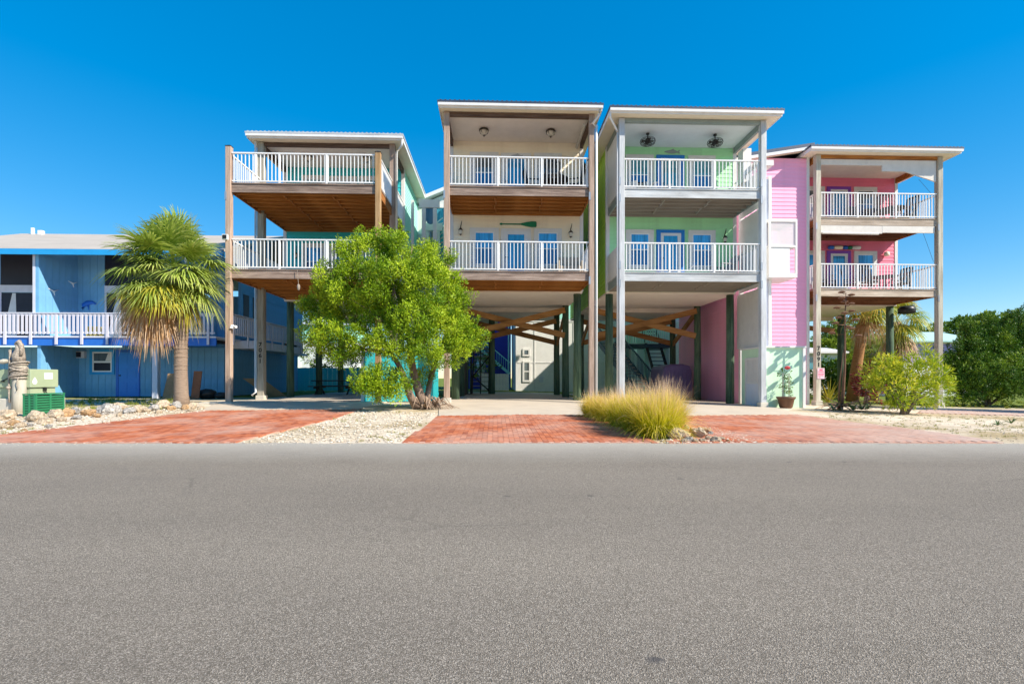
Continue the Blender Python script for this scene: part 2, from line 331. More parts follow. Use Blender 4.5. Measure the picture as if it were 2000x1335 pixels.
def asphalt_mat():
    m, n, l, b = nodes('old_grey_asphalt')
    v = tex(n, l, 215, kind='voronoi'); rv = ramp(n, [(0, (.138,.118,.096)), (.4, (.212,.184,.152)), (.72, (.272,.238,.198)), (.96, (.44,.39,.335))])
    sp = n.new('ShaderNodeSeparateColor'); l.new(v.outputs['Color'], sp.inputs[0]); l.new(sp.outputs[0], rv.inputs[0])
    t = tex(n, l, 85, 8, .75); rt = ramp(n, [(.30, (.70,.69,.68)), (.68, (1.20,1.18,1.15))]); l.new(t.outputs[0], rt.inputs[0])
    m1 = n.new('ShaderNodeMixRGB'); m1.blend_type = 'MULTIPLY'; m1.inputs[0].default_value = .95; l.new(rv.outputs[0], m1.inputs[1]); l.new(rt.outputs[0], m1.inputs[2])
    t2 = tex(n, l, .45, 6, .65, (.35, 1.3, 1)); r2 = ramp(n, [(.3, (.88,.87,.87)), (.7, (1.1,1.09,1.07))]); l.new(t2.outputs[0], r2.inputs[0])
    m2 = n.new('ShaderNodeMixRGB'); m2.blend_type = 'MULTIPLY'; m2.inputs[0].default_value = .9; l.new(m1.outputs[0], m2.inputs[1]); l.new(r2.outputs[0], m2.inputs[2])
    # tar specks and small stains
    v2 = tex(n, l, 1.15, kind='voronoi', stretch=(1, 1.4, 1)); dn = tex(n, l, 9, 5, .7)
    ad = n.new('ShaderNodeMath'); ad.operation = 'MULTIPLY_ADD'; ad.inputs[1].default_value = .09; l.new(dn.outputs[0], ad.inputs[0]); l.new(v2.outputs[0], ad.inputs[2])
    rs = ramp(n, [(.070, (.9,.9,.9)), (.100, (0,0,0))]); l.new(ad.outputs[0], rs.inputs[0])
    m3 = n.new('ShaderNodeMixRGB'); m3.inputs[2].default_value = (.10,.09,.085,1); l.new(rs.outputs[0], m3.inputs[0]); l.new(m2.outputs[0], m3.inputs[1])
    # hairline cracks and a slightly worn wheel track
    cv = tex(n, l, .42, kind='voronoi', stretch=(.55, 1.2, 1)); cv.feature = 'DISTANCE_TO_EDGE'
    cn = tex(n, l, 2.2, 6, .7); 
    cmx = n.new('ShaderNodeMixRGB'); cmx.inputs[0].default_value = .12; tcc = n.new('ShaderNodeTexCoord'); mpp = n.new('ShaderNodeMapping'); mpp.inputs['Scale'].default_value = (.55, 1.2, 1); l.new(tcc.outputs['Object'], mpp.inputs[0]); l.new(mpp.outputs[0], cmx.inputs[1]); l.new(cn.outputs['Color'], cmx.inputs[2]); l.new(cmx.outputs[0], cv.inputs['Vector'])
    cr = ramp(n, [(.0, (.5,.5,.5)), (.005, (0,0,0))]); l.new(cv.outputs['Distance'], cr.inputs[0])
    cg = tex(n, l, .5, 3, .6); cgr = ramp(n, [(.50, (0,0,0)), (.60, (1,1,1))]); l.new(cg.outputs[0], cgr.inputs[0])
    cm = n.new('ShaderNodeMixRGB'); cm.blend_type = 'MULTIPLY'; cm.inputs[0].default_value = 1; l.new(cr.outputs[0], cm.inputs[1]); l.new(cgr.outputs[0], cm.inputs[2])
    m5 = n.new('ShaderNodeMixRGB'); m5.inputs[2].default_value = (.11,.095,.08,1); l.new(cm.outputs[0], m5.inputs[0]); l.new(m3.outputs[0], m5.inputs[1])
    sy = n.new('ShaderNodeTexCoord'); sys_ = n.new('ShaderNodeSeparateXYZ'); l.new(sy.outputs['Object'], sys_.inputs[0])
    sw = n.new('ShaderNodeMath'); sw.operation = 'MULTIPLY_ADD'; sw.inputs[1].default_value = 2.4; l.new(sys_.outputs[1], sw.inputs[0]); l.new(t2.outputs[0], sw.inputs[2])
    ss = n.new('ShaderNodeMath'); ss.operation = 'SINE'; l.new(sw.outputs[0], ss.inputs[0]); sr = n.new('ShaderNodeMapRange'); sr.inputs[1].default_value = -1; sr.inputs[3].default_value = .96; sr.inputs[4].default_value = 1.03; l.new(ss.outputs[0], sr.inputs[0])
    m6 = n.new('ShaderNodeMixRGB'); m6.blend_type = 'MULTIPLY'; m6.inputs[0].default_value = 1; l.new(m5.outputs[0], m6.inputs[1]); l.new(sr.outputs[0], m6.inputs[2]); m3 = m6
    # sandy dust that has gathered along the kerbless edge
    tc = n.new('ShaderNodeTexCoord'); sx = n.new('ShaderNodeSeparateXYZ'); l.new(tc.outputs['Object'], sx.inputs[0])
    e = n.new('ShaderNodeMath'); e.operation = 'MULTIPLY_ADD'; e.inputs[1].default_value = .035; l.new(sx.outputs[0], e.inputs[0]); l.new(sx.outputs[1], e.inputs[2])
    dt = tex(n, l, 1.2, 6, .7); e2 = n.new('ShaderNodeMath'); e2.operation = 'MULTIPLY_ADD'; e2.inputs[1].default_value = .9; l.new(dt.outputs[0], e2.inputs[0]); l.new(e.outputs[0], e2.inputs[2])
    mr = n.new('ShaderNodeMapRange'); mr.inputs[1].default_value = 6.9; mr.inputs[2].default_value = 8.8; mr.inputs[3].default_value = 0; mr.inputs[4].default_value = .75
    l.new(e2.outputs[0], mr.inputs[0])
    m4 = n.new('ShaderNodeMixRGB'); m4.inputs[2].default_value = (.48,.44,.38,1); l.new(mr.outputs[0], m4.inputs[0]); l.new(m3.outputs[0], m4.inputs[1])
    l.new(m4.outputs[0], b.inputs['Base Color']); b.inputs['Roughness'].default_value = .9; b.inputs['Specular IOR Level'].default_value = .2
    bp = n.new('ShaderNodeBump'); bp.inputs['Strength'].default_value = .7; bp.inputs['Distance'].default_value = .006
    mxh = n.new('ShaderNodeMath'); mxh.operation = 'ADD'; l.new(v.outputs['Distance'], mxh.inputs[0]); l.new(t.outputs[0], mxh.inputs[1])
    l.new(mxh.outputs[0], bp.inputs['Height']); l.new(bp.outputs[0], b.inputs['Normal'])
    return m
def brick_mat():
    m, n, l, b = nodes('red_paving_brick')
    a = n.new('ShaderNodeAttribute'); a.attribute_name = 'rnd'; oi = n.new('ShaderNodeObjectInfo')
    ad = n.new('ShaderNodeMath'); ad.operation = 'ADD'; l.new(a.outputs['Fac'], ad.inputs[0]); l.new(oi.outputs['Random'], ad.inputs[1])
    fr = n.new('ShaderNodeMath'); fr.operation = 'FRACT'; l.new(ad.outputs[0], fr.inputs[0])
    r = ramp(n, [(0, (.30,.08,.040)), (.3, (.43,.122,.055)), (.7, (.54,.172,.078)), (1, (.38,.115,.06))]); l.new(fr.outputs[0], r.inputs[0])
    g = n.new('ShaderNodeNewGeometry'); mp = n.new('ShaderNodeMapping'); l.new(g.outputs['Position'], mp.inputs[0])
    t = n.new('ShaderNodeTexNoise'); t.inputs['Scale'].default_value = .8; t.inputs['Detail'].default_value = 7; t.inputs['Roughness'].default_value = .7; l.new(mp.outputs[0], t.inputs[0])
    r2 = ramp(n, [(.42, (0,0,0)), (.74, (.62,.62,.62))]); l.new(t.outputs[0], r2.inputs[0])
    mx = n.new('ShaderNodeMixRGB'); mx.inputs[2].default_value = (.60,.46,.38,1); l.new(r2.outputs[0], mx.inputs[0]); l.new(r.outputs[0], mx.inputs[1])
    # sand has washed over the drive on the right
    sx = n.new('ShaderNodeSeparateXYZ'); l.new(g.outputs['Position'], sx.inputs[0])
    e = n.new('ShaderNodeMath'); e.operation = 'MULTIPLY_ADD'; e.inputs[1].default_value = -.55; l.new(sx.outputs[1], e.inputs[0]); l.new(sx.outputs[0], e.inputs[2])
    e3 = n.new('ShaderNodeMath'); e3.operation = 'MULTIPLY_ADD'; e3.inputs[1].default_value = 2.5; l.new(t.outputs[0], e3.inputs[0]); l.new(e.outputs[0], e3.inputs[2])
    mr = n.new('ShaderNodeMapRange'); mr.inputs[1].default_value = 0.6; mr.inputs[2].default_value = 5.5; mr.inputs[4].default_value = .8; l.new(e3.outputs[0], mr.inputs[0])
    m2 = n.new('ShaderNodeMixRGB'); m2.inputs[2].default_value = (.56,.45,.38,1); l.new(mr.outputs[0], m2.inputs[0]); l.new(mx.outputs[0], m2.inputs[1])
    l.new(m2.outputs[0], b.inputs['Base Color']); b.inputs['Roughness'].default_value = .85; b.inputs['Specular IOR Level'].default_value = .2
    return m
M['sand'] = sand_mat(); M['asphalt'] = asphalt_mat(); M['brick'] = brick_mat()
M['mortar'] = paint('sand_filled_joint', (.54,.30,.22), .95, .2, 3)

xs = np.array([-1500,-500,-200,-90,-60,-45]+list(np.arange(-34, 40, .35))+[42,50,70,110,220,500,1500], float)
ys = np.array([-1500,-300,-60,-20,0,6,7.6]+list(np.arange(8.0, 27, .25))+[28,30,34,40,50,70,110,220,500,1500], float)
XX, YY = np.meshgrid(xs, ys)
ZZ = np.vectorize(gz)(XX, YY)
D = YY+.035*XX-8.47
fine = (np.abs(XX) < 36) & (D > .05) & (YY < 27)
ZZ = ZZ-.012+np.where(fine, rng.uniform(-.006, .010, ZZ.shape), 0)
ZZ = np.where(D < -.2, ROAD-.05, ZZ)
V = np.stack([XX, YY, ZZ], -1).reshape(-1, 3); nx = len(xs); ny = len(ys)
ii = (np.arange(ny-1)[:, None]*nx+np.arange(nx-1)[None]).ravel()
ground = inst('ground', np_mesh('ground', V, np.stack([ii, ii+1, ii+nx+1, ii+nx], 1), M['sand'], smooth=True)); tag(ground, kind='structure')

rx = np.concatenate([[-1500,-300,-90,-50], np.arange(-30, 32, .12), [34,50,90,300,1500]])
mb = MB(); ey = [8.47-.035*x+(random.uniform(-.04, .03)+.035*math.sin(x*1.3)+.03*math.sin(x*3.1+1) if abs(x) < 31 else 0) for x in rx]
vs = [(x, y, ROAD) for x, y in zip(rx, ey)]+[(x, y+.05, ROAD-.06) for x, y in zip(rx, ey)]+[(x, -40, ROAD) for x in rx]
k = len(rx); fs = [(i, i+1, k+i+1, k+i) for i in range(k-1)]+[(2*k+i, 2*k+i+1, i+1, i) for i in range(k-1)]
road = mb.add(vs, fs).build('road', M['asphalt']); tag(road, kind='structure')

def inside(p, poly):
    x, y = p; c = False; j = len(poly)-1
    for i in range(len(poly)):
        (xi, yi), (xj, yj) = poly[i], poly[j]
        if (yi > y) != (yj > y) and x < (xj-xi)*(y-yi)/(yj-yi)+xi: c = not c
        j = i
    return c
def drape(name, poly, m, lift, step=.5, parent=None):      # a thin slab that follows the ground
    x0, x1 = min(p[0] for p in poly), max(p[0] for p in poly); y0, y1 = min(p[1] for p in poly), max(p[1] for p in poly)
    import bmesh
    bm = bmesh.new(); f = bm.faces.new([bm.verts.new((x, y, 0)) for x, y in poly])
    for ax_, a, b_ in ((0, x0, x1), (1, y0, y1)):
        q = a+step
        while q < b_:
            bmesh.ops.bisect_plane(bm, geom=bm.verts[:]+bm.edges[:]+bm.faces[:], plane_co=(q, 0, 0) if ax_ == 0 else (0, q, 0), plane_no=(1,0,0) if ax_ == 0 else (0,1,0)); q += step
    top = bm.faces[:]; r = bmesh.ops.extrude_face_region(bm, geom=top)
    up = {v for v in r['geom'] if isinstance(v, bmesh.types.BMVert)}
    for v in bm.verts: v.co.z = gz(v.co.x, v.co.y)+(lift if v in up else -.10)
    bmesh.ops.recalc_face_normals(bm, faces=bm.faces[:])
    me = bpy.data.meshes.new(name); bm.to_mesh(me); bm.free(); me.materials.append(m)
    return inst(name, me, parent)
BL, BW, BH = .200, .098, .05
bmb = MB().box(0, BW-.005, 0, BL-.005, -BH, 0)
b_mesh = bmb.mesh('brick', M['brick'])
def brick_drive(name, pix=None, poly=None):
    poly = poly or [gp(*p) for p in pix]
    poly = [(x, max(y, 8.47-.035*x+.015)) for x, y in poly]
    pad = drape(name, poly, M['mortar'], .004); tag(pad, kind='structure')
    x0, x1 = min(p[0] for p in poly), max(p[0] for p in poly); y0, y1 = min(p[1] for p in poly), max(p[1] for p in poly)
    cells = []
    for i in range(int((x1-x0)/BW)+1):
        X = x0+i*BW; off = (i % 2)*BL/2
        for j in range(-1, int((y1-y0)/BL)+1):
            Y = y0+j*BL+off; c = (X+BW/2, Y+BL/2)
            if inside(c, poly) and Y > 8.47-.035*X+.01: cells.append((c[1]**2+c[0]**2*.3, X, Y))
    cells.sort()
    V, Fq, A = [], [], []
    for q, (_, X, Y) in enumerate(cells):
        dz = random.uniform(-.0015, .002); z0, z1 = gz(X, Y)+.012+dz, gz(X, Y+BL)+.012+dz
        if q < 280:
            inst('brick', b_mesh, pad, (X, Y, z0), (math.atan2(z1-z0, BL), 0, 0))
        else:
            n = len(V); ex, eyb = X+BW-.005, Y+BL-.005
            V += [(X,Y,z0),(ex,Y,z0),(ex,eyb,z1),(X,eyb,z1),(X,Y,z0-.03),(ex,Y,z0-.03),(ex,eyb,z1-.03),(X,eyb,z1-.03)]
            Fq += [(n,n+1,n+2,n+3),(n,n+4,n+5,n+1),(n+1,n+5,n+6,n+2),(n+3,n+2,n+6,n+7),(n,n+3,n+7,n+4)]
            A += [random.random()]*5
    if V:
        o = inst('brickwork', np_mesh('brickwork', np.array(V), np.array(Fq), M['brick'], {'rnd': ('FACE', np.array(A))}), pad); tag(o, kind='stuff')
    return poly
d1 = brick_drive('driveway', [(-90,866),(-90,856),(0,849),(200,826),(400,802),(705,799),(640,820),(455,864)])
d2 = brick_drive('driveway', [(783,866),(858,812),(1160,811),(1290,866)])
d3 = brick_drive('driveway', [(1310,866),(1318,812),(1560,810),(1700,828),(1965,866)])
d4 = brick_drive('driveway', [(1790,806),(1820,799),(2150,801),(2150,815)])
# concrete aprons and the slabs under the houses
def slab(pts): tag(drape('concrete_slab', pts, M['concrete'], .012, .6), kind='structure')
a = gp(858,812); b = gp(1160,811)
slab([(a[0]-.02, a[1]+.02), (b[0]+.3, b[1]+.02), (3.75, 17.3), (3.75, 30), (-1.95, 30), (-1.95, 17.3)])
a = gp(400,801); b = gp(705,798)
slab([(a[0]-.1, a[1]+.05), (b[0], b[1]+.05), (-3.9, 17.3), (-3.9, 30), (-9.6, 30), (-9.6, 17.2)])
a = gp(1318,811); b = gp(1560,809)
slab([(a[0]-.4, a[1]+.03), (b[0], b[1]+.03), (10.0, 17.0), (10.0, 30), (4.2, 30), (4.2, 17.3)])
a = gp(1800,799); b = gp(2150,799)
slab([(a[0]-.6, a[1]+.12), (b[0], b[1]+.12), (b[0], 19.2), (a[0]-.8, 19.2)])
# loose shell and gravel: nobody could count it
def icomesh(sub=1, seed=0, rough=.25, squash=(1,1,.7)):
    import bmesh
    bm = bmesh.new(); bmesh.ops.create_icosphere(bm, subdivisions=sub, radius=1); rr = random.Random(seed)
    k = [Vector((rr.uniform(-1,1), rr.uniform(-1,1), rr.uniform(-1,1))).normalized() for _ in range(9)]; hh = [rr.uniform(.55, .95) for _ in k]
    for v in bm.verts:
        p = v.co.copy()
        for a_, h_ in zip(k, hh):                          # chop flats into the stone
            d = p.dot(a_)
            if d > h_: p -= a_*(d-h_)*.85
        p *= 1+rr.uniform(-rough, rough)*.25
        v.co = Vector((p.x*squash[0], p.y*squash[1], p.z*squash[2]))
    vs = np.array([v.co[:] for v in bm.verts]); fs = np.array([[v.index for v in f.verts] for f in bm.faces]); bm.free(); return vs, fs
def pebbles(name, poly, n, s0, s1, m):
    pv, pf = icomesh(1, 3, .4); V, Fs, A = [], [], []
    x0, x1 = min(p[0] for p in poly), max(p[0] for p in poly); y0, y1 = min(p[1] for p in poly), max(p[1] for p in poly); c = 0
    while c < n:
        x, y = random.uniform(x0, x1), random.uniform(y0, y1)
        c += 1
        if not inside((x, y), poly) or edge_d(x, y) < .02: continue
        s = random.uniform(s0, s1)*random.uniform(.5, 1); t = random.uniform(0, 6.3); q = pv*s*np.array([1, random.uniform(.6, 1), random.uniform(.4, .8)])
        q = np.stack([q[:, 0]*math.cos(t)-q[:, 1]*math.sin(t), q[:, 0]*math.sin(t)+q[:, 1]*math.cos(t), q[:, 2]], 1)+np.array([x, y, gz(x, y)+s*.15])
        Fs.append(pf+len(V)*len(pv)); V.append(q); A.append(np.full(len(pf), random.random()))
    tag(inst(name, np_mesh(name, np.concatenate(V), np.concatenate(Fs), m, {'rnd': ('FACE', np.concatenate(A))})), kind='stuff')
M['pebble'] = leafmat('shell_pebbles', [(.36,.28,.20),(.60,.51,.40),(.78,.71,.60)], .9, 0.0)
pebbles('gravel', [gp(-60,864),gp(-60,800),gp(120,800),gp(390,793),gp(400,803),gp(200,828),gp(0,850)], 3800, .012, .05, M['pebble'])
pebbles('gravel', [gp(470,864),gp(640,823),gp(700,801),gp(850,806),gp(780,864)], 3200, .010, .04, M['pebble'])
pebbles('gravel', [gp(1290,865),gp(1300,835),gp(1400,835),gp(1500,864)], 2600, .010, .04, M['pebble'])
pebbles('gravel', [gp(1560,812),gp(1580,803),gp(2100,815),gp(2100,862),gp(1960,864)], 2200, .008, .03, M['pebble'])

pe = MB(); pv_, pf_ = icomesh(1, 5, .4); Vv, Ff = [], []
for i in range(900):                                       # grit that has rolled on to the asphalt
    x = random.uniform(-14, 14); y = 8.47-.035*x-abs(random.gauss(0, .16)); s_ = random.uniform(.004, .014); Ff.append(pf_+len(Vv)*len(pv_)); Vv.append(pv_*s_*np.array([1, .8, .6])+np.array([x, y, ROAD+s_*.3]))
tag(inst('grit', np_mesh('grit', np.concatenate(Vv), np.concatenate(Ff), M['pebble'], {'rnd': ('FACE', rng.random(len(Ff)*len(pf_)))})), kind='stuff')
# ---------------------------------------------------------------- stilt houses
W = 5.16; F1, F2 = 4.665, 7.67                             # deck floor heights
PITCH = .168
def siding_front(wall, m, x0, x1, z0, z1, y):
    k = int(round((z1-z0)/PITCH)); p = (z1-z0)/k
    mb = MB().add([(x0,y-.004,p),(x1,y-.004,p),(x1,y-.019,0),(x0,y-.019,0),(x0,y,0),(x1,y,0),(x0,y,p),(x1,y,p)],
        [(0,3,2,1),(3,4,5,2),(0,6,4,3),(1,2,5,7),(0,1,7,6)])
    me = mb.mesh('siding_board', m)
    for i in range(k): inst('siding_board', me, wall, (0, 0, z0+i*p))
def siding_side(wall, m, y0, y1, z0, z1, x, d):            # d = -1 faces left, +1 faces right
    k = int(round((z1-z0)/PITCH)); p = (z1-z0)/k
    mb = MB().add([(x+d*.004,y0,p),(x+d*.004,y1,p),(x+d*.019,y1,0),(x+d*.019,y0,0),(x,y0,0),(x,y1,0),(x,y0,p),(x,y1,p)],
        [(0,1,2,3)[::d],(3,2,5,4)[::d],(0,3,4,6)[::d],(1,7,5,2)[::d],(0,6,7,1)[::d]])
    me = mb.mesh('siding_board', m)
    for i in range(k): inst('siding_board', me, wall, (0, 0, z0+i*p))
def window(root, y, z, cx0, cx1, px0, px1, pz0, pz1, trim, hi, lo, cz0=None, cz1=None):
    cz0 = pz0-.13 if cz0 is None else cz0; cz1 = pz1+.20 if cz1 is None else cz1
    zm = (pz0+pz1)/2; a = y-.058; b_ = y-.001
    f = MB().box(cx0,px0-.035,a,b_,z+cz0,z+cz1).box(px1+.035,cx1,a,b_,z+cz0,z+cz1).box(px0-.035,px1+.035,a,b_,z+pz1+.035,z+cz1).box(px0-.035,px1+.035,a,b_,z+cz0,z+pz0-.035)
    f.box(cx0-.03,cx1+.03,y-.085,y-.0605,z+cz0-.045,z+cz0+.005)
    o = f.build('window', trim, root)
    s = MB()
    for q0, q1 in ((px0-.035, px0), (px1, px1+.035)): s.box(q0,q1,y-.047,y-.002,z+pz0-.035,z+pz1+.035)
    s.box(px0,px1,y-.047,y-.002,z+pz1,z+pz1+.035).box(px0,px1,y-.047,y-.002,z+pz0-.035,z+pz0).box(px0,px1,y-.047,y-.002,z+zm-.02,z+zm+.02)
    s.build('sash', M['rail'], o)
    box('pane', hi, o, px0,px1,y-.034,y-.003,z+zm+.02,z+pz1)
    box('pane', lo, o, px0,px1,y-.036,y-.003,z+pz0,z+zm-.02)
    return o
def door(root, y, z, fx0, fx1, lx0, lx1, gx0, gx1, top, trim, gl):
    lt = top-(fx1-fx0-(lx1-lx0))*.42; gt = lt-(lx1-lx0-(gx1-gx0))*.42; gb = .22
    o = MB().box(fx0,lx0,y-.058,y-.001,z,z+top).box(lx1,fx1,y-.058,y-.001,z,z+top).box(lx0,lx1,y-.058,y-.001,z+lt,z+top).build('door', trim, root)
    f = MB().box(lx0,gx0,y-.048,y-.002,z,z+lt).box(gx1,lx1,y-.048,y-.002,z,z+lt).box(gx0,gx1,y-.048,y-.002,z+gt,z+lt).box(gx0,gx1,y-.048,y-.002,z,z+gb)
    f.build('door_leaf', M['door'], o)
    box('pane', gl, o, gx0,gx1,y-.036,y-.003,z+gb,z+gt)
    MB().tube([(lx0+.05,y-.05,z+1.0),(lx0+.05,y-.10,z+1.0),(lx0+.13,y-.10,z+1.0)], .012, 6).build('handle', M['bronze'], o)
def railing(root, p0, p1, z, posts=(), pitch=.128, m=None, h=1.06, name='railing', bw=.025):
    m = m or M['rail']
    p0, p1 = Vector((*p0, 0)), Vector((*p1, 0)); L = (p1-p0).length; d = (p1-p0)/L; ang = math.atan2(d.y, d.x)
    mb = MB().box(0, L, -.03, .03, z+h-.042, z+h).box(0, L, -.018, .018, z+.045, z+.085)
    o = mb.build(name, m, root, p0); o.rotation_euler = (0, 0, ang)
    bm_ = MB().box(-bw/2, bw/2, -bw/2, bw/2, z+.085, z+h-.05).mesh('baluster', m)
    n = int(L/pitch)
    for i in range(n): inst('baluster', bm_, o, ((i+.5)*L/n, 0, 0))
    for q in posts: MB().box(L*q-.03, L*q+.03, -.031, .029, z+.002, z+h-.051).build('rail_post', m, o)
    return o
def post(root, x, y, z0, z1, m, s=.19, base=None, cap=False, bolts=()):
    o = box('post', m, root, x-s/2, x+s/2, y-s/2, y+s/2, z0, z1, bevel=.012)
    if base: box('footing', M['footing'], o, x-s/2-.045, x+s/2+.045, y-s/2-.045, y+s/2+.045, base, z0, bevel=.02)
    if cap:
        c = z1; MB().add([(x-.11,y-.11,c),(x+.11,y-.11,c),(x+.11,y+.11,c),(x-.11,y+.11,c),(x,y,c+.07)], [(3,2,1,0),(0,1,4),(1,2,4),(2,3,4),(3,0,4)]).build('post_cap', M['black'], o)
    for zb in bolts:
        MB().box(x-s/2-.012, x-s/2+.05, y-s/2-.012, y-s/2+.04, zb, zb+.28).build('post_strap', M['steel'], o)
    return o
def deck(root, x0, x1, y0, y1, z, fas, joist, side, nj=None, under=None):
    d = MB().box(x0-.02, x1+.02, y0-.07, y1-.005, z-.04, z).build('deck', M['wood_x'] if fas is M['wood_x'] else fas, root)
    MB().box(x0+.08, x1-.08, y0-.045, y0, z-.325, z-.043).build('fascia_board', fas, d)
    for xx in (x0, x1-.045): MB().box(xx, xx+.045, y0-.045, y1-.01, z-.32, z-.044).build('rim_board', side, d)
    MB().box(x0+.046, x1-.046, y1-.055, y1-.026, z-.345, z-.042).build('ledger_board', joist, d)
    nj = nj or int((y1-y0)/.40)
    jm = MB().box(x0+.047, x1-.047, -.02, .02, z-.30, z-.045).mesh('joist', joist)
    for i in range(nj): inst('joist', jm, d, (0, y0+.10+(i+.5)*(y1-y0-.15)/nj, 0))
    g_ = (y1-y0-.15)/nj; bk = MB().box(-.02, .02, 0, g_-.042, z-.29, z-.046).mesh('blocking', joist)
    for q in (1/3, 2/3):
        for i in range(nj-1): inst('blocking', bk, d, (x0+(x1-x0)*q+(.02 if i % 2 else -.02), y0+.121+(i+.5)*g_, 0))
    return d
def roof(root, x0, x1, y0, y1, zs, soff, metal, ridge=1.2):
    o = MB()
    zt = zs+.135; e = .03; o.box(x0-e, x1+e, y0-.095, y1+e, zt, zt+.065)
    xm0, xm1 = x0+(x1-x0)*.5-.3, x0+(x1-x0)*.5+.3; h = zt+.045+ridge; ym0, ym1 = y0+3, y1-3
    o.add([(x0,y0,zt+.065),(x1,y0,zt+.065),(x1,y1,zt+.065),(x0,y1,zt+.065),(xm0,ym0,h),(xm1,ym0,h),(xm1,ym1,h),(xm0,ym1,h)],
          [(0,1,5,4),(1,2,6,5),(2,3,7,6),(3,0,4,7),(4,5,6,7)])
    r = o.build('roof', metal, root)
    n = int((x1-x0)/.16)                                   # corrugation ends along the eave
    rbm = MB().box(-.03, .03, y0-.097, y0+.10, zt+.0655, zt+.085).mesh('roof_rib', metal)
    for i in range(n): inst('roof_rib', rbm, r, (x0+(i+.5)*(x1-x0)/n, 0, 0))
    MB().box(x0+.02, x1-.02, y0+.02, y1-.02, zs, zs+.03).build('soffit', soff, root)
    MB().box(x0, x1, y0, y0+.018, zs-.02, zs+.133).box(x0, x0+.018, y0+.02, y1, zs-.02, zs+.133).box(x1-.018, x1, y0+.02, y1, zs-.02, zs+.133).build('fascia', M['gutter'], root)
    MB().box(x0-.01, x1+.01, y0-.09, y0-.002, zs+.035, zs+.125).build('gutter', M['gutter'], root)
    return r
def pile(root, x, y, z1, m=None, r=.155):
    MB().tube([(x, y, gz(root.location.x+x, root.location.y+y)-.1), (x+random.uniform(-.02, .02), y, z1*.5), (x, y, z1)], [r*1.08, r, r*.96], 14).build('pile', m or M['pile'], root, smooth=True)
def brace(root, a, b, m, w_=.09, h=.26):
    MB().bar(a, b, w_, h).build('cross_brace', m, root)
def digits(parent, text, x, y, z, size, m, step):
    for i, ch in enumerate(text):
        cu = bpy.data.curves.new('digit', 'FONT'); cu.body = ch; cu.size = size; cu.extrude = .008; cu.align_x = 'CENTER'
        cu.offset = .006
        t = bpy.data.objects.new('digit', cu); me = bpy.data.meshes.new_from_object(t); bpy.data.objects.remove(t)
        me.materials.clear(); me.materials.append(m); inst('digit', me, parent, (x, y, z-i*step), (PI/2, 0, 0))

def stilt_house(label, xl, yf, yw, zs, depth, over, wallm, sidem, rm, doortrim, glassset, decks, postm, roofy0=0.0, sides=(True, True)):
    """xl: world x of the left front post, yf: front plane, yw: wall plane (local)"""
    root = empty('stilt_house', (xl, yf, 0), label, 'house', 'pastel stilt houses along the street')
    x0, x1 = -.08, W+.08
    fw = box('wall', wallm, root, x0+.03, x1-.03, yw, yw+.14, 4.33, zs-.005)
    siding_front(fw, wallm, x0+.14, x1-.14, 4.36, zs-.02, yw)
    for a, b_ in ((x0, x0+.14), (x1-.14, x1)): box('corner_trim', M['trim'], root, a, b_, yw-.034, yw+.13, 4.34, zs-.008)
    lw = box('side_wall', sidem, root, x0+.04, x0+.12, yw+.145, yw+depth, 4.33, zs-.006)
    rw = box('side_wall', M['trim'] if sidem is M['green_bounced'] else sidem, root, x1-.12, x1-.04, yw+.145, yw+depth, 4.33, zs-.006)
    if sides[0]: siding_side(lw, sidem, yw+.145, yw+depth, 4.36, zs-.02, x0+.04, -1)
    if sides[1]: siding_side(rw, sidem, yw+.145, yw+depth, 4.36, zs-.02, x1-.04, 1)
    box('rear_wall', sidem, root, x0+.13, x1-.13, yw+depth-.12, yw+depth-.01, 4.33, zs-.007)
    box('underside', M['ceil'], root, x0+.03, x1-.03, yw+.003, yw+depth+.01, 4.26, 4.325)
    box('drop_beam', M['ceil'], root, x0+.1, x1-.1, yw+4.2, yw+4.5, 4.06, 4.257)
    for zf, k in ((F1, 0), (F2, 1)):
        hi, lo, gd = glassset[k]
        window(root, yw, zf, .71, 1.85, .94, 1.63, .74, 1.96, M['trim'], hi, lo)
        window(root, yw, zf, 3.26, 4.37, 3.46, 4.17, .74, 1.96, M['trim'], hi, lo)
        if doortrim is None: door(root, yw, zf, 1.94, 3.14, 2.08, 3.00, 2.22, 2.87, 2.14, M['trim'], gd)
        else: door(root, yw, zf, 1.96, 3.10, 2.13, 2.96, 2.25, 2.82, 2.16, doortrim, gd)
    roof(root, x0-over[0], x1+over[1], roofy0-over[2], yw+depth+.4, zs, M['soffit'], rm)
    box('ceiling', decks['ceil'], root, x0+.1, x1-.1, roofy0+.1, yw-.005, zs-.012, zs-.001)
    bm_ = decks['beam']
    MB().box(.10, W-.10, roofy0-.06, roofy0+.06, zs-.15, zs-.013).build('roof_beam', bm_, root)
    for xx in (-.05, W-.05): MB().box(xx, xx+.10, roofy0+.10, yw-.04, zs-.24, zs-.014).build('roof_beam', bm_, root)
    return root
G = dict(a=(M['glass_hi'], M['glass_lo'], M['glass_door']), b=(M['glass_grey'], M['glass_lo'], M['glass_door']), t=(M['glass_teal'], M['glass_lo'], M['glass_teal']))

